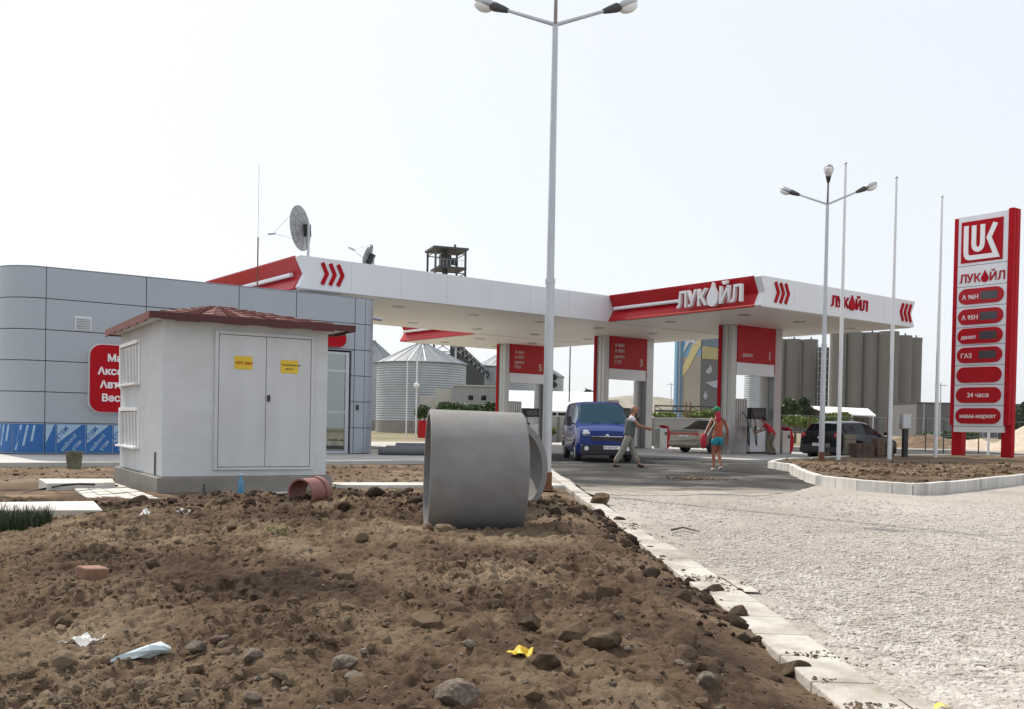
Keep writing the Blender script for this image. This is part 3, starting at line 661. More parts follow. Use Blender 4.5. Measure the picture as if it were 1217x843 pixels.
# doors on the front (local -y)
fr = MB(); yf = .07
fr.box(.82, .875, yf-.035, yf-.001, .36, 2.47); fr.box(2.325, 2.38, yf-.035, yf-.001, .36, 2.47); fr.box(.875, 2.325, yf-.035, yf-.001, 2.42, 2.47); fr.box(.875, 2.325, yf-.035, yf-.001, .36, .40)
fo = fr.build('door_frame', 'door_white', hut, bevel=.006)
MB().box(.876, 2.324, yf-.012, yf-.002, .401, 2.419).build('door_recess', 'black', hut)
for a, b in ((.883, 1.598), (1.606, 2.317)):
    d = MB().box(a, b, yf-.030, yf-.013, .410, 2.412).build('door', 'door_white', hut, bevel=.004)
    if a < 1: 
        pl_ = MB().box(1.11, 1.385, yf-.036, yf-.0305, 1.90, 2.10).build('warning_plate', 'yellow', d)
        tx = MB(); tx.text('КРУ 20kV', .062, (1.125, yf-.037, 1.975), (1, 0, 0), (0, 0, 1), .003, .02); tx.build('lettering', 'red_matte', pl_)
    else:
        pl_ = MB().box(1.83, 2.11, yf-.036, yf-.0305, 1.87, 2.075).build('warning_plate', 'yellow', d)
        tx = MB(); tx.text('ТРАНСФОРМАТОР', .033, (1.84, yf-.037, 1.985), (1, 0, 0), (0, 0, 1), .003, .02); tx.text('20/0.4 kV', .033, (1.90, yf-.037, 1.925), (1, 0, 0), (0, 0, 1), .003, .02); tx.build('lettering', 'black', pl_)
        MB().box(1.622, 1.665, yf-.05, yf-.031, 1.42, 1.52).build('handle', 'black', d)
# louvred openings on the side wall (local -x)
def louvre(ya, yb, za, zb, hut=hut):
    xf = .07
    f = MB(); f.box(xf-.022, xf-.001, ya, ya+.06, za, zb); f.box(xf-.05, xf-.001, yb-.06, yb, za, zb); f.box(xf-.05, xf-.001, ya+.06, yb-.06, zb-.06, zb)
    f.box(xf-.10, xf-.001, ya-.04, yb+.04, za-.035, za)
    fo = f.build('louvre_frame', 'white_letter', hut, bevel=.004)
    s = MB(); s.box(xf-.009, xf-.002, ya+.06, yb-.06, za, zb-.06)
    s.build('backing', 'dark_metal', fo)
    s = MB(); n = 12
    for k in range(n):
        y = ya+.09+(yb-ya-.2)*k/(n-1); s.add([(xf-.013, y-.030, za+.002), (xf-.013, y+.030, za+.002), (xf-.013, y+.030, zb-.07), (xf-.013, y-.030, zb-.07), (xf-.0095, y-.030, za+.002), (xf-.0095, y+.030, za+.002), (xf-.0095, y+.030, zb-.07), (xf-.0095, y-.030, zb-.07)], [(0,1,2,3),(7,6,5,4),(0,3,7,4),(1,5,6,2)])
    s.build('slat', 'white_letter', fo)
louvre(1.75, 3.40, 1.70, 2.40); louvre(1.75, 3.40, .66, 1.30)
MB().tube([(.05, .42, .27), (.05, .42, .62)], .012).build('earth_strip', 'black', hut)

# ================================================================== PRICE PYLON
SA = CA-math.pi/2
sO = C2W(0, 0); nearp = Vector((20.52, 41.0, 0)); fv = Vector((math.cos(SA), math.sin(SA), 0))
sP = nearp-fv*2.16
pyl = thing('price_sign', 'tall red and white fuel price sign on two red legs', 'sign', (sP.x, sP.y, .1), SA)
pb = MB().box(0, 2.16, -.09, .10, 1.1, 10.45).build('panel', 'white_panel', pyl, bevel=.01)
for a, b, y0_, y1_, zt in ((-.19, .26, .101, .55, 10.42), (1.98, 2.42, .101, .45, 10.52)):
    MB().box(a, b, y0_, y1_, .06, zt).build('leg', 'red_matte', pyl, bevel=.04)
    MB().box(a+.05, b-.05, y0_+.05, y1_-.05, -.05, .06).build('foot', 'rust', pyl)
MB().box(-.18, -.004, -.12, .10, 1.4, 10.42).build('side_cover', 'red_matte', pyl, bevel=.03); MB().box(2.165, 2.40, -.12, .10, 1.4, 10.52).build('side_cover', 'red_matte', pyl, bevel=.03)
sj = MB()
zr = [8.39, 7.49, 6.61, 5.73, 4.95, 4.08, 3.24, 2.34, 1.45]
for z in zr: sj.box(.0, 2.16, -.094, -.0905, z-.105, z-.085)
sj.build('panel_joint', 'dark_metal', pb)
lg = MB().box(.15, 1.95, -.12, -.0905, 8.42, 10.2).build('logo_board', 'red_matte', pyl)
st = MB(); S = 1.8
Lp = [(.125, .90), (.125, .30), (.135, .20), (.17, .145), (.23, .125), (.86, .125), (.68, .56), (.83, .89)]
Up = [(.315, .89), (.315, .44), (.33, .37), (.37, .32), (.42, .305), (.47, .32), (.51, .37), (.525, .44), (.525, .89)]
st.ribbon([(x*S, y*S) for x, y in Lp], .205, (.15, -.121, 8.40), (1, 0, 0), (0, 0, 1), .03)
st.ribbon([(x*S, y*S) for x, y in Up], .20, (.15, -.121, 8.40), (1, 0, 0), (0, 0, 1), .03)
st.build('emblem', 'white_letter', lg)
lw = MB(); logo_word(lw, (.10, -.0915, 7.57), (1, 0, 0), (0, 0, 1), .50, .03, .94); lw.build('lettering', 'red_matte', pyl)
for k, wd_ in enumerate(('А 96Н', 'А 95Н', 'дизел', 'ГАЗ', '', '24 часа', 'мини-маркет')):
    zt = zr[k+1]-.09; zb = zr[k+2]-.09; zc = (zt+zb)/2
    pod = MB(); pod.plate(rrect(.09, 2.05, zc-.335, zc+.335, .334, 10), (0, -.0905, 0), (1, 0, 0), (0, 0, 1), .04)
    pod = pod.build('price_strip', 'red_panel', pyl, smooth=True)
    if k < 4: MB().box(1.06, 1.80, -.137, -.1315, zc-.17, zc+.17).build('display', 'screen_grey', pod)
    if wd_:
        tx = MB()
        if k < 4: tx.text(wd_, .27 if k != 2 else .23, (.26, -.133, zc-.12), (1, 0, 0), (0, 0, 1), .006, .025)
        else: tx.text(wd_, .27 if k == 5 else .25, (1.07, -.133, zc-.09), (1, 0, 0), (0, 0, 1), .006, .03, 'CENTER')
        tx.build('lettering', 'white_letter', pod)

# ================================================================== POLES
def lamp_post(loc, label, az0=180, zj=8.02):
    t = thing('street_lamp', label, 'street lamp', loc, 0, 'three armed lamp posts')
    p = MB(); p.tube([(0, 0, 0), (0, 0, 3.6)], [.085, .078], 16); p.tube([(0, 0, 3.6), (0, 0, 3.68), (0, 0, 3.68), (0, 0, zj)], [.088, .088, .068, .048], 16)
    p.build('pole', 'galv', t, smooth=True)
    b = MB(); b.tube([(0, 0, 0), (0, 0, .02)], .19, 12); b.tube([(0, 0, .02), (0, 0, .32)], .10, 12)
    for k in range(4):
        a = R_(45+90*k); b.tube([(.145*math.cos(a), .145*math.sin(a), .0), (.145*math.cos(a), .145*math.sin(a), .07)], .015, 6)
    b.build('base_flange', 'rust', t)
    for k in range(3):
        az = R_(az0+120*k); d = Vector((math.sin(az), math.cos(az), 0)); z = Vector((0, 0, 1)); dd = (d*1.5+z*.68).normalized()
        a = Vector((0, 0, zj-.05)); e = a+dd*1.12
        arm = MB().tube([a, e], [.035, .028], 10).build('arm', 'galv', t, smooth=True)
        h = MB(); h.tube([e-dd*.05, e+dd*.05, e+dd*.26, e+dd*.34], [.04, .06, .085, .07], 12); h = h.build('lamp_head', 'dark_metal', t, smooth=True)
        side = d.cross(z).normalized(); upn = side.cross(dd).normalized()
        hb = MB(); c = e+dd*.50
        hb.X = Matrix(((dd.x, side.x, upn.x, c.x), (dd.y, side.y, upn.y, c.y), (dd.z, side.z, upn.z, c.z), (0, 0, 0, 1)))
        hb.ball((0, 0, .02), .2, 10, (1.25, .72, .42)); hb.build('reflector', 'galv', h, smooth=True)
        gl_ = MB(); gl_.X = hb.X.copy(); gl_.ball((0.02, 0, -.045), .17, 10, (1.2, .75, .62)); gl_.build('lamp_glass', 'lamp_glass', h, smooth=True)
    return t
l1 = gp(649, 583, 0); lamp_post((l1.x, l1.y, 0), 'tall three armed lamp post rising behind the concrete ring', 181.6, 8.12)
l2 = gp(976, 549, .17); lamp_post((l2.x, l2.y, .16), 'three armed lamp post on the soil island beside the hatchback', 197, 8.05)
for (px, py, d, lb) in ((996.4, 546, 33.2, 'bare white flagpole on the soil island, next to the three armed lamp'), (1057, 546, 34.9, 'bare white flagpole on the soil island, middle of three'), (1111.6, 543, 37.6, 'bare white flagpole on the soil island, next to the tall price sign')):
    b = pd(px, py, d); t = thing('flagpole', lb, 'flagpole', (b.x, b.y, .15), 0, 'bare flagpoles on the island')
    MB().tube([(0, 0, 0), (0, 0, 5), (0, 0, 10.05)], [.075, .062, .04], 12).build('pole', 'pole_white', t, smooth=True)
    fn = MB(); fn.ball((0, 0, 10.08), .055, 8); fn.build('finial', 'galv', t, smooth=True)

# ================================================================== VEHICLES
def paint(name, col, metal=.0): 
    m = mat(name, col, .16, metal, var=.03, vscale=2, spec=.28, coat=0, dirt=tuple(.6*c+.02 for c in col), dirtamt=.35, dscale=1.5); M[name] = m; return name
paint('van_blue', (.003, .024, .17)); paint('sedan_beige', (.30, .27, .215), .3); paint('car_black', (.006, .007, .008)); M['glass_teal'] = mat('glass_teal', (.008, .045, .075), .12, var=.1, spec=.3)
def loft(st, name, root, body_mat, glass_cols, screens, pil=.06):
    """st: list of (x, zb, zbelt, zroof, wb, wr); half ring of 8 rows. glass_cols: station index pairs with side glass; screens: index pairs whose top faces are glass"""
    ring = []
    for (x, zb, zl, zr_, wb, wr) in st:
        h = zl-zb; k = max(0.0, zr_-zl)
        ring.append([(0, zb), (wb*.90, zb), (wb*.985, zb+.18*h), (wb, zb+.55*h), (wb*.985, zb+.86*h), (wb*.955, zl), (wr+(wb*.955-wr)*.06, zl+k*.88), (wr*.90, zl+k*.97), (wr*.5, zl+k+.012), (0, zl+k+.02)])
    nr = len(ring[0]); body = MB(); glass = MB(); P = lambda i, j, s: (st[i][0], s*ring[i][j][0], ring[i][j][1])
    for i in range(len(st)-1):
        for j in range(nr-1):
            for s in (1, -1):
                q = [P(i, j, s), P(i+1, j, s), P(i+1, j+1, s), P(i, j+1, s)]
                if j == 5 and i in glass_cols:
                    c = sum((Vector(p) for p in q), Vector())/4
                    qi = [Vector(p).lerp(c, pil*1.4) for p in q]; qi = [p+Vector((0, -.004*s, 0)) for p in qi]; glass.add(qi, [(0, 1, 2, 3)])
                    for a in range(4): body.add([q[a], q[(a+1) % 4], qi[(a+1) % 4], qi[a]], [(0, 1, 2, 3)])
                elif j >= 6 and i in screens:
                    glass.add(q, [(0, 1, 2, 3)])
                else: body.add(q, [(0, 1, 2, 3)])
    for i in (0, len(st)-1):
        for j in range(nr-2):
            body.add([P(i, j, 1), P(i, j+1, 1), P(i, j+1, -1), P(i, j, -1)], [(0, 1, 2, 3)])
    b = body.build('body', body_mat, root); me = b.data
    bm = bmesh.new(); bm.from_mesh(me); bmesh.ops.remove_doubles(bm, verts=bm.verts, dist=.0015); bmesh.ops.recalc_face_normals(bm, faces=bm.faces); bm.to_mesh(me); bm.free()
    me.polygons.foreach_set('use_smooth', [True]*len(me.polygons)); me.set_sharp_from_angle(angle=R_(32))
    return b, glass
def wheels(root, xs, tr, r, wd=.2):
    for x in xs:
        for s in (1, -1):
            y = s*tr
            w_ = MB(); w_.lathe([(r*.62, -wd/2), (r*.92, -wd/2), (r, -wd*.32), (r, wd*.32), (r*.92, wd/2), (r*.62, wd/2), (r*.62, -wd/2)], (x, y, r), 28, axis='y'); wo_ = w_.build('wheel', 'rubber', root, smooth=True)
            rm = MB(); rm.lathe([(.001, s*wd*.30), (r*.16, s*wd*.34), (r*.2, s*wd*.2), (r*.58, s*wd*.28), (r*.63, s*wd*.45)], (x, y, r), 28, axis='y')
            for k in range(5):
                a = 2*math.pi*k/5; rm.tube([(x+.15*r*math.cos(a), y+s*wd*.40, r+.15*r*math.sin(a)), (x+.6*r*math.cos(a), y+s*wd*.42, r+.6*r*math.sin(a))], .022, 6)
            rm.build('rim', 'galv', wo_, smooth=True)
def arch(x, wx, r, zb):  # sill height lifted round a wheel
    d = min(abs(x-c) for c in wx)
    return zb if d >= r else max(zb, .32*0+math.sqrt(max(0, r*r-d*d))+.30-.0)
def dense(keys, wx, r, glass_rng, screen_rng, n=.07):
    """interpolate key stations densely so that wheel arches read"""
    ks = sorted(keys, key=lambda k: -k[0]); out = []; gi = set(); si = set()
    xs = sorted({round(k[0], 3) for k in ks} | {round(c+o, 3) for c in wx for o in (-r, -r*.96, -r*.85, -r*.65, -r*.4, 0, r*.4, r*.65, r*.85, r*.96, r) if ks[-1][0] < c+o < ks[0][0]}, reverse=True)
    arr = np.array(ks)[::-1]
    for x in xs:
        row = [np.interp(x, arr[:, 0], arr[:, c]) for c in range(1, 6)]; row[0] = arch(x, wx, r, row[0]); out.append((x, *map(float, row)))
    for i in range(len(out)-1):
        c = (out[i][0]+out[i+1][0])/2
        if any(a < c < b for a, b in glass_rng): gi.add(i)
        if any(a < c < b for a, b in screen_rng): si.add(i)
    return out, gi, si
def finish_glass(g, root, name='windows'): return g.build(name, 'glass_dark', root, smooth=True)

# --- blue van, front towards the camera
vp = gp(714, 549.5, 0); van = thing('blue_van', 'dark blue van with rounded roof parked in front of the gates', 'van', (vp.x+.02, vp.y+2.15, 0), R_(-86.5))
wx = (1.45, -1.65)
keys = [(2.38, .28, .62, .62, .78, .60), (2.34, .24, .98, .98, .86, .70), (2.05, .22, 1.10, 1.12, .94, .80), (1.55, .24, 1.17, 1.22, .95, .80), (.78, .26, 1.17, 1.88, .95, .74), (.4, .26, 1.17, 1.95, .95, .75), (-.35, .26, 1.17, 1.97, .95, .75), (-2.2, .28, 1.17, 1.96, .95, .75), (-2.36, .30, 1.15, 1.85, .93, .72), (-2.40, .34, 1.10, 1.5, .90, .70)]
st_, gi, si = dense(keys, wx, .37, [(-.25, 1.1), (-1.9, -.35)], [(.78, 1.55)])
b, g = loft(st_, 'van', van, 'van_blue', gi, si, pil=.0)
g.build('windows', 'glass_teal', van, smooth=True); wheels(van, wx, .82, .32)
MB().plate(rrect(-.84, .84, .24, .56, .06), (2.36, 0, 0), (0, 1, 0), (0, 0, 1), .10).build('bumper', 'black', van, bevel=.03)
MB().plate(rrect(-.52, .52, .66, .80, .05), (2.345, 0, 0), (0, 1, 0), (0, 0, 1), .03).build('grille', 'black', van)
MB().box(2.36, 2.385, -.5, .5, .81, .83).build('grille_trim', 'chrome', van)
MB().lathe([(.001, 2.40), (.06, 2.395), (.065, 2.37)], (0, 0, .84), 16, axis='x').build('badge', 'chrome', van)
for s in (1, -1):
    hl = MB(); hl.ball((2.275, s*.665, .90), .17, 12, (.62, 1.0, .74)); hl = hl.build('headlight', 'head_glass', van, smooth=True); hb_ = MB(); hb_.ball((2.365, s*.64, .90), .045, 8); hb_.build('lens', 'chrome', hl, smooth=True)
    MB().lathe([(.001, 2.465), (.07, 2.46), (.08, 2.44)], (0, s*.66, .44), 12, axis='x').build('fog_lamp', 'lamp_glass', van)
    m_ = MB(); m_.box(1.22, 1.36, s*1.0-.02, s*1.0+.20*s+.02, 1.14, 1.46); m_.tube([(1.3, s*.9, 1.2), (1.28, s*1.02, 1.24)], .03, 6); m_.build('mirror', 'black', van, bevel=.03)
    MB().box(1.75, -1.9, s*.953, s*.965, .62, .68).build('side_trim', 'black', van)
    MB().box(.30, .12, s*.956, s*.985, 1.02, 1.06).build('door_handle', 'black', van)
pl_ = MB().box(2.462, 2.47, -.12, .40, .42, .53).build('number_plate', 'white_letter', van)
tx = MB(); tx.text('PA 0234 AP', .085, (2.471, -.10, .445), (0, 1, 0), (0, 0, 1), .002, .01); tx.build('lettering', 'black', pl_)
wp = MB(); wp.tube([(1.56, .55, 1.23), (1.42, .05, 1.33)], .012, 6); wp.tube([(1.56, -.10, 1.24), (1.42, -.6, 1.32)], .012, 6); wp.build('wiper', 'black', van)

def rear_plate(root, x, z, txt):
    p = MB().box(x-.012, x-.002, -.26, .26, z, z+.11).build('number_plate', 'white_letter', root)
    tx = MB(); tx.text(txt, .085, (x-.013, .22, z+.025), (0, -1, 0), (0, 0, 1), .002, .01); tx.build('lettering', 'black', p)
# --- beige sedan, rear towards the camera, heading along the gates
def place_rear(px, py, z, hd, ln):  # centre of the rear bumper seen at px,py
    p = gp(px, py, z); d = Vector((math.cos(hd), math.sin(hd), 0)); return p+d*ln
sd = place_rear(811, 541, .0, CA, 2.3)
car = thing('beige_sedan', 'beige sedan parked between the gates behind the woman in shorts', 'car', (sd.x, sd.y, .09), CA)
wx = (1.32, -1.30)
keys = [(2.22, .30, .55, .55, .70, .55), (2.15, .22, .66, .67, .82, .62), (1.6, .20, .80, .84, .87, .70), (.95, .20, .90, .93, .88, .72), (.15, .20, .93, 1.38, .88, .58), (-.3, .20, .93, 1.43, .88, .58), (-.95, .20, .94, 1.38, .88, .58), (-1.62, .20, .97, 1.0, .87, .66), (-2.15, .22, .95, .97, .84, .66), (-2.25, .28, .86, .86, .80, .6), (-2.28, .34, .6, .6, .78, .58)]
st_, gi, si = dense(keys, wx, .35, [(-.35, .75), (-1.35, -.4)], [(.15, .95), (-1.62, -.95)])
b, g = loft(st_, 'car', car, 'sedan_beige', gi, si, pil=.0); finish_glass(g, car); wheels(car, wx, .77, .31)
for s in (1, -1): MB().box(-2.262, -2.20, s*.36, s*.80, .70, .86).build('tail_light', 'tail_red', car, bevel=.02); MB().box(1.0, .85, s*.92, s*1.06, .95, 1.06).build('mirror', 'sedan_beige', car, bevel=.02)
MB().box(-2.264, -2.22, -.35, .35, .78, .86).build('trunk_trim', 'tail_red', car); rear_plate(car, -2.262, .64, 'PA 1187 BK')
MB().box(-2.33, -2.2, -.80, .80, .30, .50).build('bumper', 'sedan_beige', car, bevel=.04)
# --- black hatchback
sd = place_rear(972, 547, .0, CA, 2.1)
suv = thing('black_hatchback', 'black hatchback parked beside the soil island behind the lamp', 'car', (sd.x, sd.y, 0), CA)
wx = (1.30, -1.28)
keys = [(2.10, .30, .60, .60, .72, .55), (2.0, .24, .76, .78, .84, .62), (1.4, .22, .92, .97, .88, .70), (1.0, .22, .98, 1.02, .89, .72), (.25, .22, 1.0, 1.46, .89, .62), (-.2, .22, 1.02, 1.53, .89, .62), (-1.2, .22, 1.06, 1.50, .89, .60), (-1.75, .22, 1.10, 1.42, .88, .58), (-2.0, .24, 1.05, 1.12, .87, .66), (-2.08, .30, .85, .85, .84, .66), (-2.1, .34, .6, .6, .80, .6)]
st_, gi, si = dense(keys, wx, .36, [(-.3, .8), (-1.0, -.36), (-1.65, -1.08)], [(.25, 1.0), (-2.0, -1.75)])
b, g = loft(st_, 'car', suv, 'car_black', gi, si, pil=.0); finish_glass(g, suv); wheels(suv, wx, .78, .32)
for s in (1, -1):
    tb_ = MB(); tb_.ball((-1.985, s*.74, .95), .15, 10, (.6, .95, .9)); tb_.build('tail_light', 'tail_red', suv, smooth=True)
    0 and MB().add([(-1.98, s*.62, 1.05), (-2.075, s*.58, .84), (-2.06, s*.82, .84), (-1.92, s*.885, .95), (-1.86, s*.87, 1.12)], [(0, 1, 2, 3, 4)])
    MB().box(1.02, .86, s*.93, s*1.08, 1.0, 1.13).build('mirror', 'black', suv, bevel=.02)
rear_plate(suv, -2.105, .55, 'B 4502 HT'); MB().box(-2.16, -2.0, -.82, .82, .30, .52).build('bumper', 'black', suv, bevel=.04)
MB().lathe([(.001, -2.10), (.05, -2.095), (.055, -2.07)], (0, 0, .88), 16, axis='x').build('badge', 'chrome', suv)

# ================================================================== PEOPLE
def skinned(name, chains, material, parent, sub=2, root_first=True):
    """chains: list of lists of (x,y,z,r); equal points are welded"""
    vs = []; es = []; rd = []; idx = {}
    def vid(p):
        k = tuple(round(c, 3) for c in p[:3])
        if k not in idx: idx[k] = len(vs); vs.append(p[:3]); rd.append(p[3])
        return idx[k]
    for c in chains:
        for a, b in zip(c[:-1], c[1:]):
            i, j = vid(a), vid(b)
            if i != j: es.append((i, j))
    me = bpy.data.meshes.new('t'); me.from_pydata(vs, es, []); o = bpy.data.objects.new('t', me); COL.objects.link(o)
    o.modifiers.new('s', 'SKIN'); sv = me.skin_vertices[0].data
    for k, r in enumerate(rd): sv[k].radius = (r, r) if not isinstance(r, tuple) else r; sv[k].use_root = (k == 0)
    m = o.modifiers.new('u', 'SUBSURF'); m.levels = sub; m.render_levels = sub
    bpy.context.view_layer.update(); dg = bpy.context.evaluated_depsgraph_get()
    nm = bpy.data.meshes.new_from_object(o.evaluated_get(dg)); bpy.data.objects.remove(o); nm.materials.clear(); nm.materials.append(M[material])
    nm.polygons.foreach_set('use_smooth', [True]*len(nm.polygons)); q = bpy.data.objects.new(name, nm); COL.objects.link(q); q.parent = parent; nm.name = name
    return q
def hand(wr, dirv, palm_n, r=.009):
    """five finger chains from the wrist; dirv pointing to the fingers, palm_n the palm normal"""
    d = Vector(dirv).normalized(); n = Vector(palm_n).normalized(); s = d.cross(n).normalized(); w = Vector(wr); ch = []
    palm = w+d*.05
    ch.append([(*w, .026), (*palm, .03)])
    for k, (o_, L) in enumerate(((-.030, .070), (-.010, .080), (.010, .075), (.030, .060))):
        a = palm+d*.03+s*o_; b_ = a+d*L*.5+n*.012; c = a+d*L*.85+n*.035
        ch.append([(*palm, .03), (*a, .012), (*b_, .009), (*c, .008)])
    a = palm-s*.035-d*.01; ch.append([(*palm, .03), (*(a), .013), (*(a-s*.02+d*.035+n*.012), .010)])
    return ch
def person(loc, rz, label, J, mats, hair='cap', dress='man', extra=None, sc=1.0):
    t = thing('person', label, 'person', loc, rz); t.scale = (sc, sc, sc)
    V = {k: Vector(v) for k, v in J.items()}
    P = lambda k, r: (*V[k], r)
    neck = V['chest'].lerp(V['head'], .52)
    arms = []
    body = [[P('hip', .115), P('waist', .10), P('chest', .125), (*neck, .052), (*V['head'], .07)]]
    hipL, hipR = V['hip']+Vector((0, .09, -.03)), V['hip']+Vector((0, -.09, -.03))
    for s, hp in (('l', hipL), ('r', hipR)):
        body.append([P('hip', .115), (*hp, .085), (*V['knee_'+s], .055), (*V['knee_'+s].lerp(V['ankle_'+s], .35), .052), (*V['ankle_'+s], .033), (*(V['ankle_'+s]+Vector(V.get('toe_'+s, Vector((.14, 0, -.05))))), .03)])
        sh = V['sh_'+s]
        body.append([P('chest', .125), (*sh, .052), (*V['el_'+s], .038), (*V['el_'+s].lerp(V['wr_'+s], .3), .037), (*V['wr_'+s], .023)])
        d = V['wr_'+s]-V['el_'+s]; pn = Vector((0, -1 if s == 'l' else 1, 0))
        body += hand(V['wr_'+s], d, pn)
    bd = skinned('body', body, mats['skin'], t, 2)
    hd = V['head']; f = Vector(J.get('face', (1, 0, 0))).normalized(); sd_ = Vector((0, 0, 1)).cross(f).normalized(); u_ = f.cross(sd_)
    X = Matrix(((f.x, sd_.x, u_.x, hd.x), (f.y, sd_.y, u_.y, hd.y), (f.z, sd_.z, u_.z, hd.z+.02), (0, 0, 0, 1)))
    h = MB(); h.X = X; h.ball((0, 0, 0), .105, 14, (.95, .76, 1.18)); h.ball((.035, 0, -.065), .06, 10, (.9, .85, .75))
    h.tube([(.09, 0, .015), (.118, 0, -.018), (.10, 0, -.03)], [.010, .016, .012], 8)
    for s in (1, -1): h.ball((-.005, s*.082, -.01), .028, 8, (.7, .35, 1.1))
    hm = h.build('head', mats['skin'], bd, smooth=True)
    e = MB(); e.X = X
    for s in (1, -1): e.ball((.092, s*.033, .012), .011, 8)
    e.build('eye', 'black', bd); mo = MB(); mo.X = X; mo.tube([(.088, -.024, -.065), (.097, 0, -.066), (.088, .024, -.065)], .006, 6); mo.build('mouth', 'red_matte', bd)
    hr = MB(); hr.X = X
    if hair == 'cap':
        hr.lathe([(.001, .138), (.05, .13), (.09, .095), (.108, .04), (.106, .015)], (-.008, 0, 0), 20); hr.add([(.07, -.07, .035), (.07, .07, .035), (.16, .045, .02), (.175, 0, .015), (.16, -.045, .02), (.07, -.07, .045), (.07, .07, .045), (.16, .045, .03), (.175, 0, .025), (.16, -.045, .03)], [(0, 1, 2, 3, 4), (9, 8, 7, 6, 5)]+[(i, (i+1) % 5, 5+(i+1) % 5, 5+i) for i in range(5)])
        hr.build('cap', mats['hair'], bd, smooth=True)
    else:
        hr.ball((-.022, 0, .028), .108, 12, (.92, .80, 1.10)) if hair == 'hair' else hr.ball((-.035, 0, -.005), .098, 12, (.80, .84, .85)); hr.build('hair', mats['hair'], bd, smooth=True)
    return t, bd, V
def trousers(V, bd, m, bottom=1.0, r0=.135, rk=.085, ra=.065):
    ch = [[(*V['waist'].lerp(V['hip'], .35), r0*.92), (*V['hip'], r0)]]
    for s, o_ in (('l', .09), ('r', -.09)):
        hp = V['hip']+Vector((0, o_, -.05)); kn, an = V['knee_'+s], V['ankle_'+s]
        c = [(*V['hip'], r0), (*hp, r0*.78)]
        if bottom <= .5: e = hp.lerp(kn, bottom*2); c.append((*e, rk*1.15))
        else: c += [(*kn, rk), (*kn.lerp(an, (bottom-.5)*2), ra)]
        ch.append(c)
    return skinned('shorts' if bottom < .6 else 'trousers', ch, m, bd)
def top(V, bd, m, sleeve=.5, r=.145, name='shirt', rs=.06):
    ch = [[(*V['hip'].lerp(V['waist'], -.9), r*.9), (*V['hip'].lerp(V['waist'], .25), r*.92), (*V['waist'], r*.88), (*V['chest'], r), (*V['chest'].lerp(V['head'], .33), .075)]]
    if sleeve:
        for s in ('l', 'r'): ch.append([(*V['chest'], r), (*V['sh_'+s], rs*1.08), (*V['sh_'+s].lerp(V['el_'+s], sleeve), rs)])
    return skinned(name, ch, m, bd)
def shoes(V, bd, m):
    for s in ('l', 'r'):
        a = V['ankle_'+s]; d = Vector(V.get('toe_'+s, Vector((.14, 0, -.05))))
        skinned('shoe', [[(*(a-d*.3+Vector((0, 0, -.05))), .04), (*(a+d*.4+Vector((0, 0, -.045))), .045), (*(a+d*1.15+Vector((0, 0, .0))), .034)]], m, bd, 1)
for nm_, c_ in (('vest_green', (.09, .11, .10)), ('trouser_grey', (.24, .225, .19)), ('tee_white', (.62, .63, .68)), ('shorts_turquoise', (.01, .25, .33)), ('top_orange', (.38, .065, .025)), ('bag_red', (.38, .012, .03)), ('cap_green', (.01, .17, .08)), ('shirt_red', (.48, .015, .03)), ('khaki', (.17, .15, .10)), ('hair_grey', (.20, .13, .10)), ('hair_dark', (.015, .012, .01)), ('sandal', (.45, .40, .36))):
    M[nm_] = mat(nm_, c_, .8, var=.15, vscale=9, bump=.2, bscale=60)
# man striding, arm stretched forward (local +x = walking direction)
mp_ = gp(747, 555.5, 0)
J = dict(hip=(0, 0, .94), waist=(.02, 0, 1.08), chest=(.05, 0, 1.32), head=(.13, 0, 1.60), knee_l=(.10, .09, .50), ankle_l=(.28, .09, .10), knee_r=(-.16, -.10, .50), ankle_r=(-.40, -.10, .09),
         sh_l=(.06, .19, 1.40), el_l=(.22, .24, 1.16), wr_l=(.46, .20, 1.10), sh_r=(.06, -.19, 1.40), el_r=(.28, -.24, 1.18), wr_r=(.56, -.17, 1.12))
man, bd, V = person(mp_, R_(-8), 'man in grey green vest and pale trousers striding past the blue van', J, dict(skin='skin', hair='hair_grey'), 'bald')
top(V, bd, 'tee_white', .45, .120, 't_shirt', .064); top(V, bd, 'vest_green', .0, .190, 'vest'); trousers(V, bd, 'trouser_grey', .97, .15, .095, .082); shoes(V, bd, 'hair_dark')
# woman walking with a red bag, seen from behind
wp_ = gp(852, 560, 0)
J = dict(hip=(0, 0, .93), waist=(-.01, 0, 1.07), chest=(0, 0, 1.29), head=(.05, .02, 1.58), knee_l=(.03, .10, .50), ankle_l=(-.03, .10, .10), knee_r=(.12, -.08, .52), ankle_r=(-.14, -.06, .15),
         sh_l=(0, .17, 1.37), el_l=(.03, .27, 1.12), wr_l=(.16, .27, .92), sh_r=(0, -.17, 1.37), el_r=(-.04, -.27, 1.10), wr_r=(.05, -.30, .86), toe_r=(.12, 0, -.08))
wom, bd, V = person(wp_, R_(102), 'woman in green cap and turquoise shorts walking with a red bag', J, dict(skin='skin_tan', hair='cap_green'), 'cap')
top(V, bd, 'top_orange', 0, .130, 'top'); trousers(V, bd, 'shorts_turquoise', .30, .150, .10); shoes(V, bd, 'sandal')
hr_ = MB(); hr_.tube([tuple(V['head']+Vector((-.08, 0, .0))), tuple(V['head']+Vector((-.12, 0, -.14))), tuple(V['head']+Vector((-.11, 0, -.30)))], [.06, .07, .04], 10); hr_.build('hair', 'bag_red', bd, smooth=True)
bg_ = thing('handbag', 'red bag with white straps carried by the woman in shorts', 'bag', tuple(Vector(wp_)), R_(102))
b_ = MB(); b_.X = Matrix.Translation((.10, .36, .78)); b_.ball((0, 0, .02), .17, 10, (.62, .50, 1.25)); b_.build('pouch', 'bag_red', bg_, smooth=True)
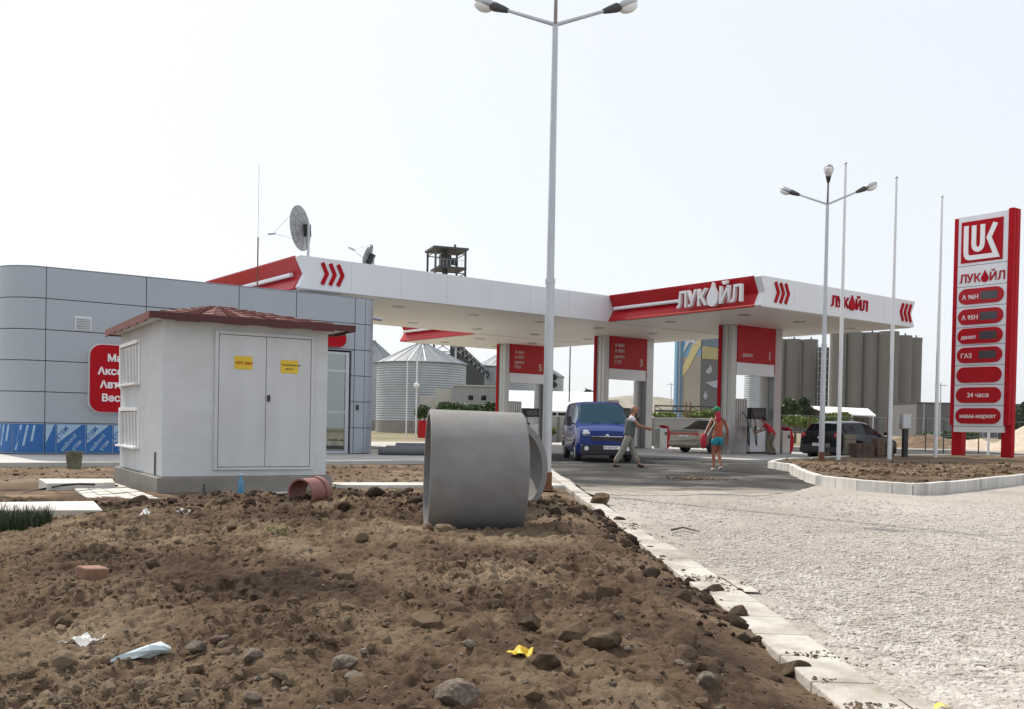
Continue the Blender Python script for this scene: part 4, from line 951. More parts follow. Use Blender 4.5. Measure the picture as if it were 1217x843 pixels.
b_ = MB(); b_.tube([(.1, .36, .95), (.06, .27, 1.2), (0, .18, 1.44), (-.12, .14, 1.3), (0, .30, .95)], .012, 6); b_.build('strap', 'white_letter', bg_, smooth=True)
# man in red bending at the pump
tp_ = gp(912, 540.5, .09)
J = dict(hip=(-.20, 0, .88), waist=(-.13, 0, 1.0), chest=(.03, 0, 1.20), head=(.18, 0, 1.42), knee_l=(.0, .10, .48), ankle_l=(-.14, .10, .10), knee_r=(-.08, -.10, .46), ankle_r=(-.30, -.10, .10),
         sh_l=(.05, .18, 1.28), el_l=(.24, .20, 1.06), wr_l=(.46, .14, .98), sh_r=(.05, -.18, 1.28), el_r=(.22, -.22, 1.04), wr_r=(.50, -.14, .92), face=(.9, 0, -.35))
trd, bd, V = person(tp_, R_(148), 'man in red shirt and khaki trousers bending over beside a fuel pump', J, dict(skin='skin', hair='hair_dark'), 'hair')
top(V, bd, 'shirt_red', .55, .155, 'shirt', .065); trousers(V, bd, 'khaki', .97, .15, .09, .075); shoes(V, bd, 'hair_dark')

# ================================================================== FOREGROUND THINGS
def ring(px, d, zb, ang, label, tilt=0.0, R=.58, L=1.0, t_=.075, endface=False):
    """concrete manhole ring lying on its side; ang = heading of its axis"""
    c = pd(px, 500, d); t = thing('concrete_ring', label, 'concrete ring', (c.x, c.y, zb), ang, 'concrete manhole rings lying on the soil')
    b = MB(); x0, x1 = (-L/2, L/2) if not endface else (-L, 0)
    pr = [(R-.01, x0), (R, x0+.015), (R, x1-.012), (R-.01, x1), (R-t_, x1), (R-t_, x0+.06), (R-t_+.03, x0+.055), (R-t_+.03, x0), (R-.01, x0)]
    b.X = Matrix.Rotation(tilt, 4, 'Y'); b.lathe(pr, (0, 0, R), 64, axis='x'); b.build('ring_wall', 'ring_concrete', t, smooth=True); return t
ring(563, 9.15, .095, R_(8.5), 'grey concrete manhole ring lying on its side on the heap', R_(1.0), L=.88)
ring(598, 10.40, .075, R_(-60), 'second concrete ring half hidden, its open end turned away from the kiosk', 0, L=.6, endface=True)

def arc_pipe(px, py, label):
    p = hitground(px, py); t = thing('drain_pipe', label, 'pipe', (p.x, p.y, p.z+.02), R_(66))
    b = MB(); b.lathe([(.165, 0), (.165, .24), (.18, .24), (.18, .32), (.165, .32), (.15, .31), (.148, 0), (.165, 0)], (-.15, 0, .03), 36, axis='x'); b.build('pipe_wall', M.setdefault('pipe_red', mat('pipe_red', (.25, .095, .08), .55, var=.15, dirt=(.3, .25, .2), dirtamt=.4, dscale=6)), t, smooth=True); return t
arc_pipe(367, 592, 'short dusty red plastic pipe piece in front of the kiosk')
def bottle(px, py, h, col, label, z=0):
    p = gp(px, py, z); t = thing('bottle', label, 'bottle', tuple(p)); r = h*.13
    M[col[0]] = mat(col[0], col[1], .12, var=.05, spec=.7, trans=.35)
    b = MB(); b.lathe([(.001, 0), (r, 0), (r*1.03, h*.1), (r, h*.55), (r*.95, h*.6), (r*.42, h*.82), (r*.40, h*.93), (.001, h*.93)], (0, 0, 0), 20); b.build('bottle_body', col[0], t, smooth=True)
    MB().tube([(0, 0, h*.93), (0, 0, h)], r*.45, 12).build('bottle_cap', 'black' if h < .3 else 'white_letter', t)
bottle(286, 590, .34, ('plastic_blue', (.10, .38, .60)), 'tall pale blue plastic bottle standing before the kiosk doors', .0)
bottle(242, 600, .24, ('glass_brown', (.03, .018, .01)), 'small dark brown bottle standing on the soil by the kiosk', .13)
bp = gp(88, 557, -.02); t = thing('bucket', 'old mortar stained bucket standing on the pavement by the shop', 'bucket', tuple(bp))
b = MB(); b.lathe([(.001, 0), (.14, 0), (.18, .36), (.19, .36), (.19, .38), (.17, .38), (.13, .02), (.001, .02)], n=24); b.build('pail', M.setdefault('bucket_olive', mat('bucket_olive', (.12, .115, .07), .8, var=.3, dirt=(.3, .29, .25), dirtamt=.6, dscale=6)), t, smooth=True)
b = MB(); b.tube([(.185*math.cos(a), .185*math.sin(a)*.25-.05*math.sin(a), .36-.20*math.sin(a)) for a in np.linspace(0, math.pi, 12)], .006, 6); b.build('handle', 'galv', t, smooth=True)
# low slabs and paving by the kiosk
def slab(name, px4, zt, zb, label, cat, m='pale_concrete', struct=False):
    q = [gp(x, y, zt) for x, y in px4]; mb = MB(); mb.add([(p.x, p.y, zb) for p in q]+[(p.x, p.y, zt) for p in q], [(0,3,2,1),(4,5,6,7),(0,1,5,4),(1,2,6,5),(2,3,7,6),(3,0,4,7)])
    o = mb.build(name, m, bevel=.012); tag(o, label, cat) if not struct else tag(o, kind='structure'); return o
slab('concrete_slab', [(-30, 607), (122, 606), (112, 595.5), (-20, 597)], .13, -.12, 'long raised concrete slab beside the weeds', 'slab')
slab('concrete_slab', [(56, 574.5), (137, 573.5), (134, 569), (46, 569)], .14, -.05, 'short concrete slab abutting the tiled path, black cable on top', 'slab')
pm = MB(); A_, B_, C_, D_ = gp(125, 608, .06), gp(215, 600, .06), gp(138, 574, .06), gp(84, 578, .06)
for i in range(9):
    for j in range(4):
        def bl(s, t): return A_.lerp(B_, s).lerp(D_.lerp(C_, s), t)
        q = [bl(j/4+.01, i/9+.008), bl((j+1)/4-.01, i/9+.008), bl((j+1)/4-.01, (i+1)/9-.008), bl(j/4+.01, (i+1)/9-.008)]
        z = .055+random.uniform(-.006, .006); pm.add([(p.x, p.y, -.03) for p in q]+[(p.x, p.y, z) for p in q], [(0,3,2,1),(4,5,6,7),(0,1,5,4),(1,2,6,5),(2,3,7,6),(3,0,4,7)])
tag(pm.build('tiled_path', 'paver'), kind='structure')
ap = MB().box(-.45, HW+.25, -.55, -.003, -.06, .02); o = ap.build('kiosk_apron', 'pale_concrete', loc=hO, rz=HA, bevel=.01); tag(o, kind='structure')
cb = MB(); cb.tube([gp(x, y, z) for x, y, z in ((-10, 594, .02), (20, 589, .03), (44, 583, .03), (62, 579, .08), (74, 577, .155), (92, 575.5, .155), (118, 576, .10), (140, 577.5, .075))], .016, 6)
tag(cb.build('black_cable', 'rubber', smooth=True), 'black cable lying across the dirt and slab beside the kiosk', 'cable')
# black pipes beyond the shop corner
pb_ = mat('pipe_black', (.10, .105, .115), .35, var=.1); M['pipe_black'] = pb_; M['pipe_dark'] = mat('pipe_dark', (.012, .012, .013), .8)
for px, py, r, lb, L in ((470.5, 540, .19, 'wide black pipe lying on the pavement, biggest of the pile', 4.2), (459, 540.5, .15, 'medium black pipe lying between two other pipes', 3.8), (450, 540.8, .13, 'slim black pipe lying close to the shop corner', 3.6)):
    p = gp(px, py, 0.09); t = thing('plastic_pipe', lb, 'pipe', tuple(p), R_(14), 'black pipes stacked beyond the shop corner')
    b = MB(); b.lathe([(r, 0), (r, L), (r*.86, L), (r*.86, 0), (r, 0)], (0, 0, r), 28, axis='x'); b.build('pipe_wall', 'pipe_black', t, smooth=True)
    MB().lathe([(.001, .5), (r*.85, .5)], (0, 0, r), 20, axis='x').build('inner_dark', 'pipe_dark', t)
# pieces stored on the island
def crate(px, py, d, w_, dp, h, m, label, name='paver_stack', rows=4, z=.17, cat='stack'):
    p = pd(px, py, d); t = thing(name, label, cat, (p.x, p.y, z), R_(18)); n = max(2, int(w_/.22))
    b = MB(); b.box(-.02, w_+.02, -.02, dp+.02, 0, .09); b.build('pallet', 'bark', t)
    b = MB()
    for r in range(rows):
        for k in range(n):
            b.box(k*w_/n+.006, (k+1)*w_/n-.006, random.uniform(0, .02), dp, .092+r*(h-.092)/rows, .092+(r+1)*(h-.092)/rows-.008)
    b.build('blocks', m, t, bevel=.006); return t
M['brick_brown'] = mat('brick_brown', (.10, .06, .05), .9, var=.3, vscale=6); M['block_olive'] = mat('block_olive', (.20, .18, .13), .9, var=.2); M['brick_orange'] = mat('brick_orange', (.17, .10, .07), .9, var=.2)
crate(984, 545, 37.2, .62, .5, .50, 'block_olive', 'low stack of olive grey blocks behind the first flagpole', rows=2)
crate(1004, 545, 37.0, .50, .5, .85, 'block_olive', 'tall narrow stack of olive grey blocks', rows=4)
crate(1018, 545, 36.6, .80, .6, .52, 'brick_brown', 'broad stack of dark reddish brown bricks', rows=4)
crate(1043, 545, 37.2, .34, .4, .72, 'brick_orange', 'small stack of orange brown bricks', rows=5)
crate(1054, 545, 37.6, .30, .4, .66, 'concrete', 'small stack of grey blocks behind the middle flagpole', rows=3)
p = pd(1075, 546, 36.8); t = thing('meter_post', 'grey meter box on a black post behind the soil island', 'meter box', (p.x, p.y, .15), R_(15))
MB().box(-.09, .09, -.07, .07, 0, 1.12).build('post', 'black', t); bx_ = MB().box(-.20, .18, -.10, .10, 1.12, 1.68).build('box', 'pylon_metal', t, bevel=.015); MB().box(-.17, .15, -.112, -.102, 1.16, 1.62).build('door', 'galv', bx_, bevel=.004)

# ---------------------------------------------------------------- rocks, litter on the heap
def rockmesh(seed, sub=3, rough=.35):
    bm = bmesh.new(); bmesh.ops.create_icosphere(bm, subdivisions=sub, radius=1)
    r = np.random.default_rng(seed); o = r.random(3)*20
    planes = [Vector(r.normal(size=3)).normalized() for _ in range(7)]; offs = r.uniform(.45, .85, 7)
    for v in bm.verts:
        c = v.co.copy()
        for pn, of in zip(planes, offs):
            dd = c.dot(pn)
            if dd > of: c -= pn*(dd-of)*.97
        k = 1+rough*.35*(float(fbm(np.array([c.x*1.0+o[0]+c.z]), np.array([c.y+o[1]-c.z*.7]), 2.2, 3)[0])-.5)*2
        v.co = c*k
    return bm
def rock(px, py, size, label, m='stone', seed=0, group=None, flat=.7, name='rock'):
    p = hitground(px, py); bm = rockmesh(seed); me = bpy.data.meshes.new(name); bm.to_mesh(me); bm.free(); me.materials.append(M[m])
    me.polygons.foreach_set('use_smooth', [True]*len(me.polygons)); me.set_sharp_from_angle(angle=R_(16))
    o = bpy.data.objects.new(name, me); COL.objects.link(o); o.scale = (size, size*.85, size*flat); o.rotation_euler = (random.uniform(-.3, .3), random.uniform(-.3, .3), seed*1.3); o.location = (p.x, p.y, p.z+size*flat*.25)
    return tag(o, label, 'clod' if 'clod' in name else 'rock', group)
rock(838, 812, .055, 'big tan rock low on the heap, largest beside the kerb', 'stone', 1)
rock(942, 803, .10, 'rounded reddish brown clod right beside the kerb strip', 'clod', 2, name='soil_clod')
rock(410, 795, .065, 'smooth brown rock resting on a grey one', 'stone', 3)
rock(421, 812, .05, 'grey rock leaning against a smooth brown rock', 'stone', 4)
rock(557, 768, .030, 'small pale cream rock uphill of the yellow wrapper', 'stone', 5)
rock(733, 731, .036, 'pale rock in the open soil between ring and kerb', 'stone', 6)
rock(545, 833, .085, 'broad brown rock at the very foot of the heap', 'stone', 7)
rock(652, 790, .075, 'flat dark rock just beside the yellow wrapper', 'clod', 8)
rock(716, 765, .095, 'large dark clod above the tan rock', 'clod', 9, name='soil_clod')
rock(625, 742, .085, 'dark crumbly clod straight below the ring', 'clod', 10, name='soil_clod')
rock(770, 640, .07, 'grey rock on the white kerb, halfway up the strip', 'concrete', 11)
rock(712, 597, .17, 'round dark clod lying on the far kerb', 'clod', 12, name='soil_clod')
rock(76, 742, .05, 'dark round clod, uphill of the torn paper', 'clod', 13, name='soil_clod')
rock(232, 770, .055, 'brown rock just uphill of the crumpled plastic bag', 'stone', 14)
rock(262, 763, .05, 'pinkish brown rock, one of a close pair above the bag', 'brick_brown', 15)
rock(300, 783, .05, 'grey brown rock in the rubble below the kiosk', 'stone', 16)
rock(165, 598, .12, 'dark blocky clod at the end of the tiled path', 'clod', 17, name='soil_clod')
rock(262, 600, .08, 'dark clod between the brown bottle and the blue bottle', 'clod', 18, name='soil_clod')
rock(300, 832, .035, 'pale grey rock at the bottom edge of the heap', 'stone', 19)
p = hitground(108, 688); t = MB(); t.box(-.085, .085, -.055, .055, 0, .085); o = t.build('brick', M.setdefault('brick_tan', mat('brick_tan', (.27, .15, .10), .9, var=.2, vscale=8, bump=.4)), bevel=.012); o.location = (p.x, p.y, p.z-.01); o.rotation_euler = (.12, .1, 1.1); tag(o, 'single dusty tan brick lying on the dark clods', 'brick')
def crumple(px, py, pts, m, label, name, cat, h=.05, seed=1):
    """thin crumpled sheet with outline pts (m) lying on the soil"""
    c = hitground(px, py); bm = bmesh.new(); f = bm.faces.new([bm.verts.new((x, y, 0)) for x, y in pts]); bmesh.ops.triangulate(bm, faces=[f])
    for _ in range(3): bmesh.ops.subdivide_edges(bm, edges=bm.edges[:], cuts=1); bmesh.ops.triangulate(bm, faces=bm.faces[:])
    for v in bm.verts:
        gx, gy = c.x+v.co.x, c.y+v.co.y; n_ = 1-abs(2*float(fbm(np.array([gx+seed*7]), np.array([gy]), 14, 2)[0])-1)
        v.co.z = float(mound(np.array([gx]), np.array([gy])))+.008+h*n_*.35-c.z
    me = bpy.data.meshes.new(name); bm.to_mesh(me); bm.free(); me.materials.append(M[m]); o = bpy.data.objects.new(name, me); COL.objects.link(o); o.location = c
    s = o.modifiers.new('s', 'SOLIDIFY'); s.thickness = .002; return tag(o, label, cat)
M['plastic_pale'] = mat('plastic_pale', (.60, .70, .73), .3, var=.1, vscale=20, trans=.1); M['paper_white'] = mat('paper_white', (.72, .70, .67), .8, var=.12, vscale=14)
c = hitground(170, 783); b = MB(); b.X = Matrix.Diagonal((1, 1, .55, 1)); rr_ = np.random.default_rng(4)
b.tube([(-.17, -.09, .01), (-.12, -.065, .03), (-.05, -.02, .05), (.03, .03, .07), (.09, .07, .075), (.13, .10, .05)], [.006, .022, .034, .046, .052, .02], 14)
b.v = [(x+float(rr_.normal(0, .005)), y+float(rr_.normal(0, .005)), z+float(rr_.normal(0, .006))) for x, y, z in b.v]
o = b.build('plastic_bag', 'plastic_pale'); o.location = (c.x, c.y, c.z); o.scale = (.62, .7, .8); tag(o, 'pale blue crumpled plastic bag on the soil', 'bag')
crumple(97, 766, [(-.09, -.04), (-.02, .02), (.0, .06), (.04, .03), (.10, .03), (.07, -.04), (-.02, -.05)], 'paper_white', 'torn white paper with a raised corner', 'waste_paper', 'paper', .05, 2)
crumple(618, 778, [(-.06, -.02), (-.01, .03), (.06, .02), (.05, -.02), (.0, -.04)], 'yellow', 'small crumpled yellow wrapper among the clods', 'wrapper', 'wrapper', .04, 3)
crumple(172, 613, [(-.03, -.04), (-.02, .05), (.03, .05), (.03, -.02)], 'paper_white', 'upright scrap of white paper near the clod by the path', 'waste_paper', 'paper', .12, 4)
crumple(218, 611, [(-.06, -.03), (-.03, .04), (.03, .02), (.06, .04), (.05, -.03)], 'paper_white', 'crumpled white scrap near the brown bottle', 'waste_paper', 'paper', .09, 5)
yp = gp(1119, 842, .03); b = MB(); b.add([(-.03, -.012, 0), (.0, -.018, .018), (.03, -.006, .003), (.024, .018, .012), (-.006, .02, .02), (-.03, .012, .006)], [(0, 1, 4, 5), (1, 2, 3, 4)]); o = b.build('wrapper', 'yellow', loc=tuple(yp)); tag(o, 'yellow scrap of wrapper lying on the gravel by the kerb end', 'wrapper')
sp_ = [gp(798, 630, .02), gp(812, 627, .035), gp(832, 632, .015)]; b = MB(); b.tube(sp_, [.012, .010, .006], 6); tag(b.build('stick', 'bark', smooth=True), 'thin dark stick lying on the gravel near the kerb', 'stick')
# light scraps of mortar on the kerb
# ---------------------------------------------------------------- bulk stones and clods
def ico(n):
    bm = bmesh.new(); bmesh.ops.create_icosphere(bm, subdivisions=n, radius=1); v = np.array([x.co[:] for x in bm.verts]); f = np.array([[q.index for q in p.verts] for p in bm.faces]); bm.free(); return v, f
def scatter(name, pos, scl, material, sub=1, rough=.3, seed=0, flat=.7, smooth=False, variants=8):
    r = np.random.default_rng(seed); V0, F0 = ico(sub); N = len(pos); nv, nf = len(V0), len(F0); base = []
    for k in range(variants):
        v = V0*(1+rough*r.uniform(-1, 1, (nv, 1)))
        for _ in range(4):
            pn = r.normal(size=3); pn /= np.linalg.norm(pn); d = v@pn; of = r.uniform(.5, .85); v = v-np.outer(np.clip(d-of, 0, None), pn)
        base.append(v)
    base = np.array(base)[r.integers(0, variants, N)]
    q = r.normal(size=(N, 4)); q /= np.linalg.norm(q, axis=1, keepdims=True); w_, x, y, z = q.T
    Rm = np.stack([1-2*(y*y+z*z), 2*(x*y-z*w_), 2*(x*z+y*w_), 2*(x*y+z*w_), 1-2*(x*x+z*z), 2*(y*z-x*w_), 2*(x*z-y*w_), 2*(y*z+x*w_), 1-2*(x*x+y*y)], 1).reshape(N, 3, 3)
    anis = r.uniform(.65, 1.25, (N, 1, 3)); v = np.einsum('nij,nkj->nki', Rm, base*anis); v[:, :, 2] *= flat
    v = v*scl[:, None, None]+pos[:, None, :]
    f = (F0[None]+(np.arange(N)*nv)[:, None, None]).reshape(-1, 3)
    me = bpy.data.meshes.new(name); me.vertices.add(N*nv); me.vertices.foreach_set('co', v.reshape(-1).astype(np.float32))
    me.loops.add(f.size); me.loops.foreach_set('vertex_index', f.ravel().astype(np.int32)); me.polygons.add(len(f))
    me.polygons.foreach_set('loop_start', np.arange(0, f.size, 3, dtype=np.int32)); me.polygons.foreach_set('loop_total', np.full(len(f), 3, np.int32))
    me.update(calc_edges=True); me.materials.append(M[material]); me.polygons.foreach_set('use_smooth', [smooth]*len(f))
    o = bpy.data.objects.new(name, me); COL.objects.link(o); return tag(o, kind='stuff')
def samp(N, y0, y1, power, seed):
    r = np.random.default_rng(seed); u = r.random(N); a = 1-power
    return (y0**a+u*(y1**a-y0**a))**(1/a), r
y, r = samp(150000, 3.0, 18.5, 1.35, 3); x = kerbx(y)+.15+r.random(len(y))*(.60*y-kerbx(y)); k = (x < .57*y+.4) & (x < 13)
wob = fbm(x, y, 2.3, 3); trk = fbm(x*.9-y*.25, y*.22, .8, 3); k &= ~((x < kerbx(y)+.44) & (wob > .40)); k &= r.random(len(x)) < np.clip(1.5-2.4*np.clip(trk-.48, 0, 1)*3, .25, 1); k &= r.random(len(x)) < .28+.72*sst(9.5, 5.0, y); k &= (y < 15.2) | (r.random(len(x)) < np.clip((18.6-y)/3.4, 0, 1)**1.6); x, y = x[k], y[k]
s_ = np.random.default_rng(5).gamma(3.2, .0019, len(x))+.004; s_ *= (1+.25*(vnoise(x*.8, y*.8)-.3)); s_ = np.clip(s_*(1+y*.035)*(1+.7*sst(6.5, 3.8, y)), .004, .036)
scatter('gravel_stones', np.stack([x, y, lot_h(x, y)+s_*.08], 1), s_, 'pebble', 1, .16, 11, .52)
y, r = samp(52000, 2.6, 12.4, 1.3, 8); x = -.60*y-.3+r.random(len(y))*(kerbx(y)+.30+.60*y+.3)
dn = fbm(x+50, y+20, .7, 2); k = (r.random(len(x)) < np.clip((dn-.38)*5, .12, 1)) & (x < kerbx(y)+.25); x, y = x[k], y[k]
s_ = np.random.default_rng(6).pareto(2.7, len(x))*.006+.004; s_ = np.clip(s_, .004, .045)
scatter('soil_crumbs', np.stack([x, y, mound(x, y)+s_*.1], 1), s_, 'clod', 1, .30, 12, .8)
# coarser lumps heaped along the crest and towards the kerb
r = np.random.default_rng(21); n = 1700
y = np.concatenate([r.normal(10.7, .75, n), r.uniform(3.4, 10, 420), r.uniform(5, 12, 300)]); x = np.concatenate([r.uniform(-6.0, 1.1, n), r.uniform(-4, 1.3, 420), np.zeros(300)]); x[-300:] = kerbx(y[-300:])-np.abs(r.normal(0, .35, 300))+.15
k = (x < kerbx(y)+.2) & (y < 12.3) & (x > -.6*y); x, y = x[k], y[k]; s_ = np.clip(r.pareto(3.0, len(x))*.026+.014, .014, .09); s_ = np.where((abs(x+.42) < .75) & (abs(y-9.3) < .8), .015, s_)
M['dark_soil'] = ground_mat('dark_soil', [(.035, .023, .016), (.075, .050, .034), (.14, .10, .068)], 1.5, 14, .8, 80)  # darker brown, given only to lumps on the crest and beside the kerb
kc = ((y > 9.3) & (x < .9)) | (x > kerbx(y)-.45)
scatter('soil_lumps', np.stack([x, y, mound(x, y)+s_*.05], 1)[~kc], s_[~kc], 'clod', 2, .10, 13, .8)
scatter('dark_lumps', np.stack([x, y, mound(x, y)+s_*.10], 1)[kc], s_[kc], 'dark_soil', 2, .10, 13, .8)
y, r = samp(1500, 2.8, 11, 1.2, 18); x = -.60*y-.3+r.random(len(y))*(kerbx(y)+.25+.60*y+.3); s_ = np.clip(np.random.default_rng(9).pareto(3, len(x))*.007+.005, .004, .022)
scatter('heap_pebbles', np.stack([x, y, mound(x, y)+s_*.35], 1), s_, 'stone', 1, .15, 14, .75)
y, r = samp(3400, 3, 12, 1.2, 28); x = kerbx(y)+.0+np.abs(r.normal(0, .16, len(y))); k = fbm(x, y, 1.9, 3) > .60; x, y = x[k], y[k]; s_ = np.clip(np.random.default_rng(19).pareto(3, len(x))*.006+.004, .004, .02)
scatter('spilled_soil', np.stack([x, y, .016+s_*.2], 1), s_, 'clod', 1, .2, 15, .6)
r = np.random.default_rng(44); q = [(p_.x, p_.y) for p_ in inset(outer, .2)]; cx0, cy0 = 10.5, 21.5
x = r.uniform(4.5, 22, 9000); y = 17.5+r.random(9000)**1.5*14; inside = np.zeros(len(x), bool)
for i in range(len(q)):
    (x1_, y1_), (x2_, y2_) = q[i], q[i-1]; c_ = ((y1_ > y) != (y2_ > y)) & (x < (x2_-x1_)*(y-y1_)/(y2_-y1_+1e-9)+x1_); inside ^= c_
x, y = x[inside], y[inside]; s_ = np.clip(r.pareto(2.6, len(x))*.02+.012, .01, .09)
scatter('island_crumbs', np.stack([x, y, .17+s_*.2+.02*r.random(len(x))], 1), s_, 'dry_dirt', 1, .25, 31, .7)
x = r.uniform(-14, .7, 5000); y = r.uniform(14.5, 26, 5000); hx, hy = x-hO[0], y-hO[1]; lx, ly = hx*math.cos(HA)+hy*math.sin(HA), -hx*math.sin(HA)+hy*math.cos(HA)
k = ~((lx > -2.2) & (lx < HW+.3) & (ly > -1) & (ly < HD+.6)); x, y = x[k], y[k]; s_ = np.clip(r.pareto(2.6, len(x))*.014+.010, .01, .06)
scatter('yard_crumbs', np.stack([x, y, -.02+s_*.2], 1), s_, 'dry_dirt', 1, .25, 32, .6)
c = gp(830, 570, 0); x = c.x+r.normal(0, .30, 260); y = c.y+r.normal(0, .22, 260); s_ = np.clip(r.pareto(2.4, 260)*.015+.012, .01, .07)
scatter('spilled_dirt', np.stack([x, y, .01+s_*.3], 1), s_, 'clod', 1, .25, 33, .7)
# weeds
def grass(name, c, R0, n, h, m='foliage', seed=1):
    r = np.random.default_rng(seed); mb = MB()
    for k in range(n):
        a = r.uniform(0, 6.28); d = R0*math.sqrt(r.random()); x, y = c[0]+d*math.cos(a)*1.2, c[1]+d*math.sin(a); z = float(mound(np.array([x]), np.array([y])))-.02 if y < 14 else c[2]
        hh = h*r.uniform(.5, 1)*(1-.4*d/R0); b = r.uniform(0, 6.28); lean = hh*r.uniform(.1, .6); wd_ = r.uniform(.004, .010); dx, dy = math.cos(b), math.sin(b)
        P = []
        for t_ in (0, .5, 1):
            cx_, cy_ = x+dx*lean*t_*t_, y+dy*lean*t_*t_; w2 = wd_*(1-t_*.9); P += [(cx_-dy*w2, cy_+dx*w2, z+hh*t_), (cx_+dy*w2, cy_-dx*w2, z+hh*t_)]
        mb.add(P, [(0, 1, 3, 2), (2, 3, 5, 4)])
    return tag(mb.build(name, m), kind='stuff')
c = gp(10, 640, -.05); grass('weed_clump', c, .32, 1300, .34, 'foliage_dark', 3)
c = hitground(332, 628); grass('grass_tuft', c, .09, 40, .12, 'foliage_pale', 4)

# ================================================================== ROOF GEAR
p = C2W(-13.45, 8.15); t = thing('satellite_dish', 'large round mesh satellite dish on the canopy corner', 'satellite dish', (p.x, p.y, ZC), 0)
M['mesh_grey'] = mat('mesh_grey', (.36, .36, .37), .6, .3, var=.15, vscale=6)
def dish(t, R0, zc, nrm, feed, depth=.16, off=(0, 0)):
    n = Vector(nrm).normalized(); s = n.cross(Vector((0, 0, 1))).normalized(); u_ = s.cross(n); c = Vector((off[0], off[1], zc))
    X = Matrix(((s.x, u_.x, n.x, c.x), (s.y, u_.y, n.y, c.y), (s.z, u_.z, n.z, c.z), (0, 0, 0, 1)))
    b = MB(); b.X = X; pr = [(R0*k/8+.001, depth*(k/8)**2) for k in range(9)]; b.lathe(pr+[(p_[0], p_[1]-.012) for p_ in pr[::-1]], n=36); d = b.build('reflector', 'mesh_grey', t, smooth=True)
    b = MB(); b.X = X
    for k in range(12):
        a = 2*math.pi*k/12; b.tube([(R0*q*math.cos(a), R0*q*math.sin(a), depth*q*q-.025) for q in (.15, .6, 1)], .009, 5)
    for q in (.35, .7, .99): b.tube([(R0*q*math.cos(a), R0*q*math.sin(a), depth*q*q-.022) for a in np.linspace(0, 2*math.pi, 37)], .008, 5)
    b.build('rib', 'pylon_metal', d)
    b = MB(); b.X = X; f = (0, -R0*.12, feed)
    for a in (R_(90), R_(210), R_(330)): b.tube([(R0*.97*math.cos(a), R0*.97*math.sin(a), depth), f], .008, 5)
    b.tube([(f[0], f[1], f[2]-.08), (f[0], f[1], f[2]+.18)], .045, 8); b.build('feed_arm', 'galv', t)
    b = MB(); b.X = X; b.box(-.09, .09, -.30, .10, -.20, -.02); b.build('mount', 'black', t)
dish(t, .76, 1.02, (-.93, .22, -.06), 1.15, off=(-.12, .12)); MB().tube([(.06, -.05, 0), (.05, -.04, 1.15)], .045, 10).build('mast', 'galv', t)
p = C2W(-10.9, 8.4); t = thing('satellite_dish', 'small satellite dish behind the long white canopy edge', 'satellite dish', (p.x, p.y, ZC), 0)
dish(t, .38, .42, (-.88, .10, .38), .62, .07, off=(-.05, 0)); MB().tube([(.12, 0, 0), (.10, 0, .45)], .025, 8).build('mast', 'galv', t)
p = pd(306, 330, 31); t = thing('whip_antenna', 'thin tall whip antenna rising from the shop roof', 'antenna', (p.x, p.y, ZT-.2), 0)
MB().tube([(0, 0, 0), (0, 0, 2.0)], .022, 8).build('mast', 'rust', t); MB().tube([(0, 0, 2.0), (.0, 0, 4.3)], .008, 6).build('whip', 'galv', t)
# floodlight pair on gate 5
# ================================================================== BACKGROUND
def foliage(name, blobs, n, leaf, m, label, cat='bush', trunk=None, seed=1, group=None):
    """blobs: (x,y,z,rx,ry,rz) world; leaf cards spread through the volume"""
    r = np.random.default_rng(seed); bx, by = blobs[0][0], blobs[0][1]; t = thing(name, label, cat, (bx, by, 0), 0, group)
    vol = np.array([b[3]*b[4]*b[5] for b in blobs]); pk = r.choice(len(blobs), n, p=vol/vol.sum()); B = np.array(blobs)[pk]
    d = r.normal(size=(n, 3)); d /= np.linalg.norm(d, axis=1, keepdims=True); rad = r.random(n)**.45*r.uniform(.75, 1.12, n)
    c = B[:, :3]+d*rad[:, None]*B[:, 3:]; c[:, 0] -= bx; c[:, 1] -= by; c[:, 2] = np.maximum(c[:, 2], .05)
    a = r.normal(size=(n, 3)); a /= np.linalg.norm(a, axis=1, keepdims=True); b_ = np.cross(a, r.normal(size=(n, 3))); b_ /= np.linalg.norm(b_, axis=1, keepdims=True); s = leaf*r.uniform(.5, 1.3, (n, 1))
    v = np.stack([c-a*s, c+b_*s*.5, c+a*s, c-b_*s*.5], 1).reshape(-1, 3)
    mb = MB(); mb.v = [tuple(q) for q in v]; mb.f = [(4*i, 4*i+1, 4*i+2, 4*i+3) for i in range(n)]; mb.mi = [0]*n; mb.build('crown', m, t)
    k = MB()
    for b in blobs[:4]:
        k.tube([(b[0]-bx*1.0, b[1]-by, 0), (b[0]-bx, b[1]-by, max(.3, b[2]*.6)), (b[0]-bx+.2, b[1]-by, b[2]+b[5]*.3)], [.10+.02*b[5], .08, .03], 6)
    k.build('trunk', 'bark', t); return t
def blob(px, py, d, rpx, rpy):   # blob centre seen at px,py at distance d
    p = pd(px, py, d); k = d/F; return (p.x, p.y, p.z, rpx*k, rpx*k*.8, rpy*k)
foliage('bush', [blob(504, 489, 78, 8, 7), blob(498, 492, 78, 5, 5)], 1600, .20, 'foliage', 'green bush above the red bin before the metal silo', seed=2)
foliage('hedge', [blob(530, 485, 86, 11, 7), blob(546, 487, 86, 12, 7), blob(566, 488, 86, 12, 7), blob(582, 487, 87, 10, 9)], 4200, .22, 'foliage', 'dark green hedge before the low grey building', 'hedge', seed=3)
foliage('tree', [blob(699, 474, 115, 9, 10), blob(706, 482, 115, 8, 9), blob(691, 484, 115, 6, 7)], 2600, .32, 'foliage_dark', 'dark round tree beyond the blue van', 'tree', seed=4)
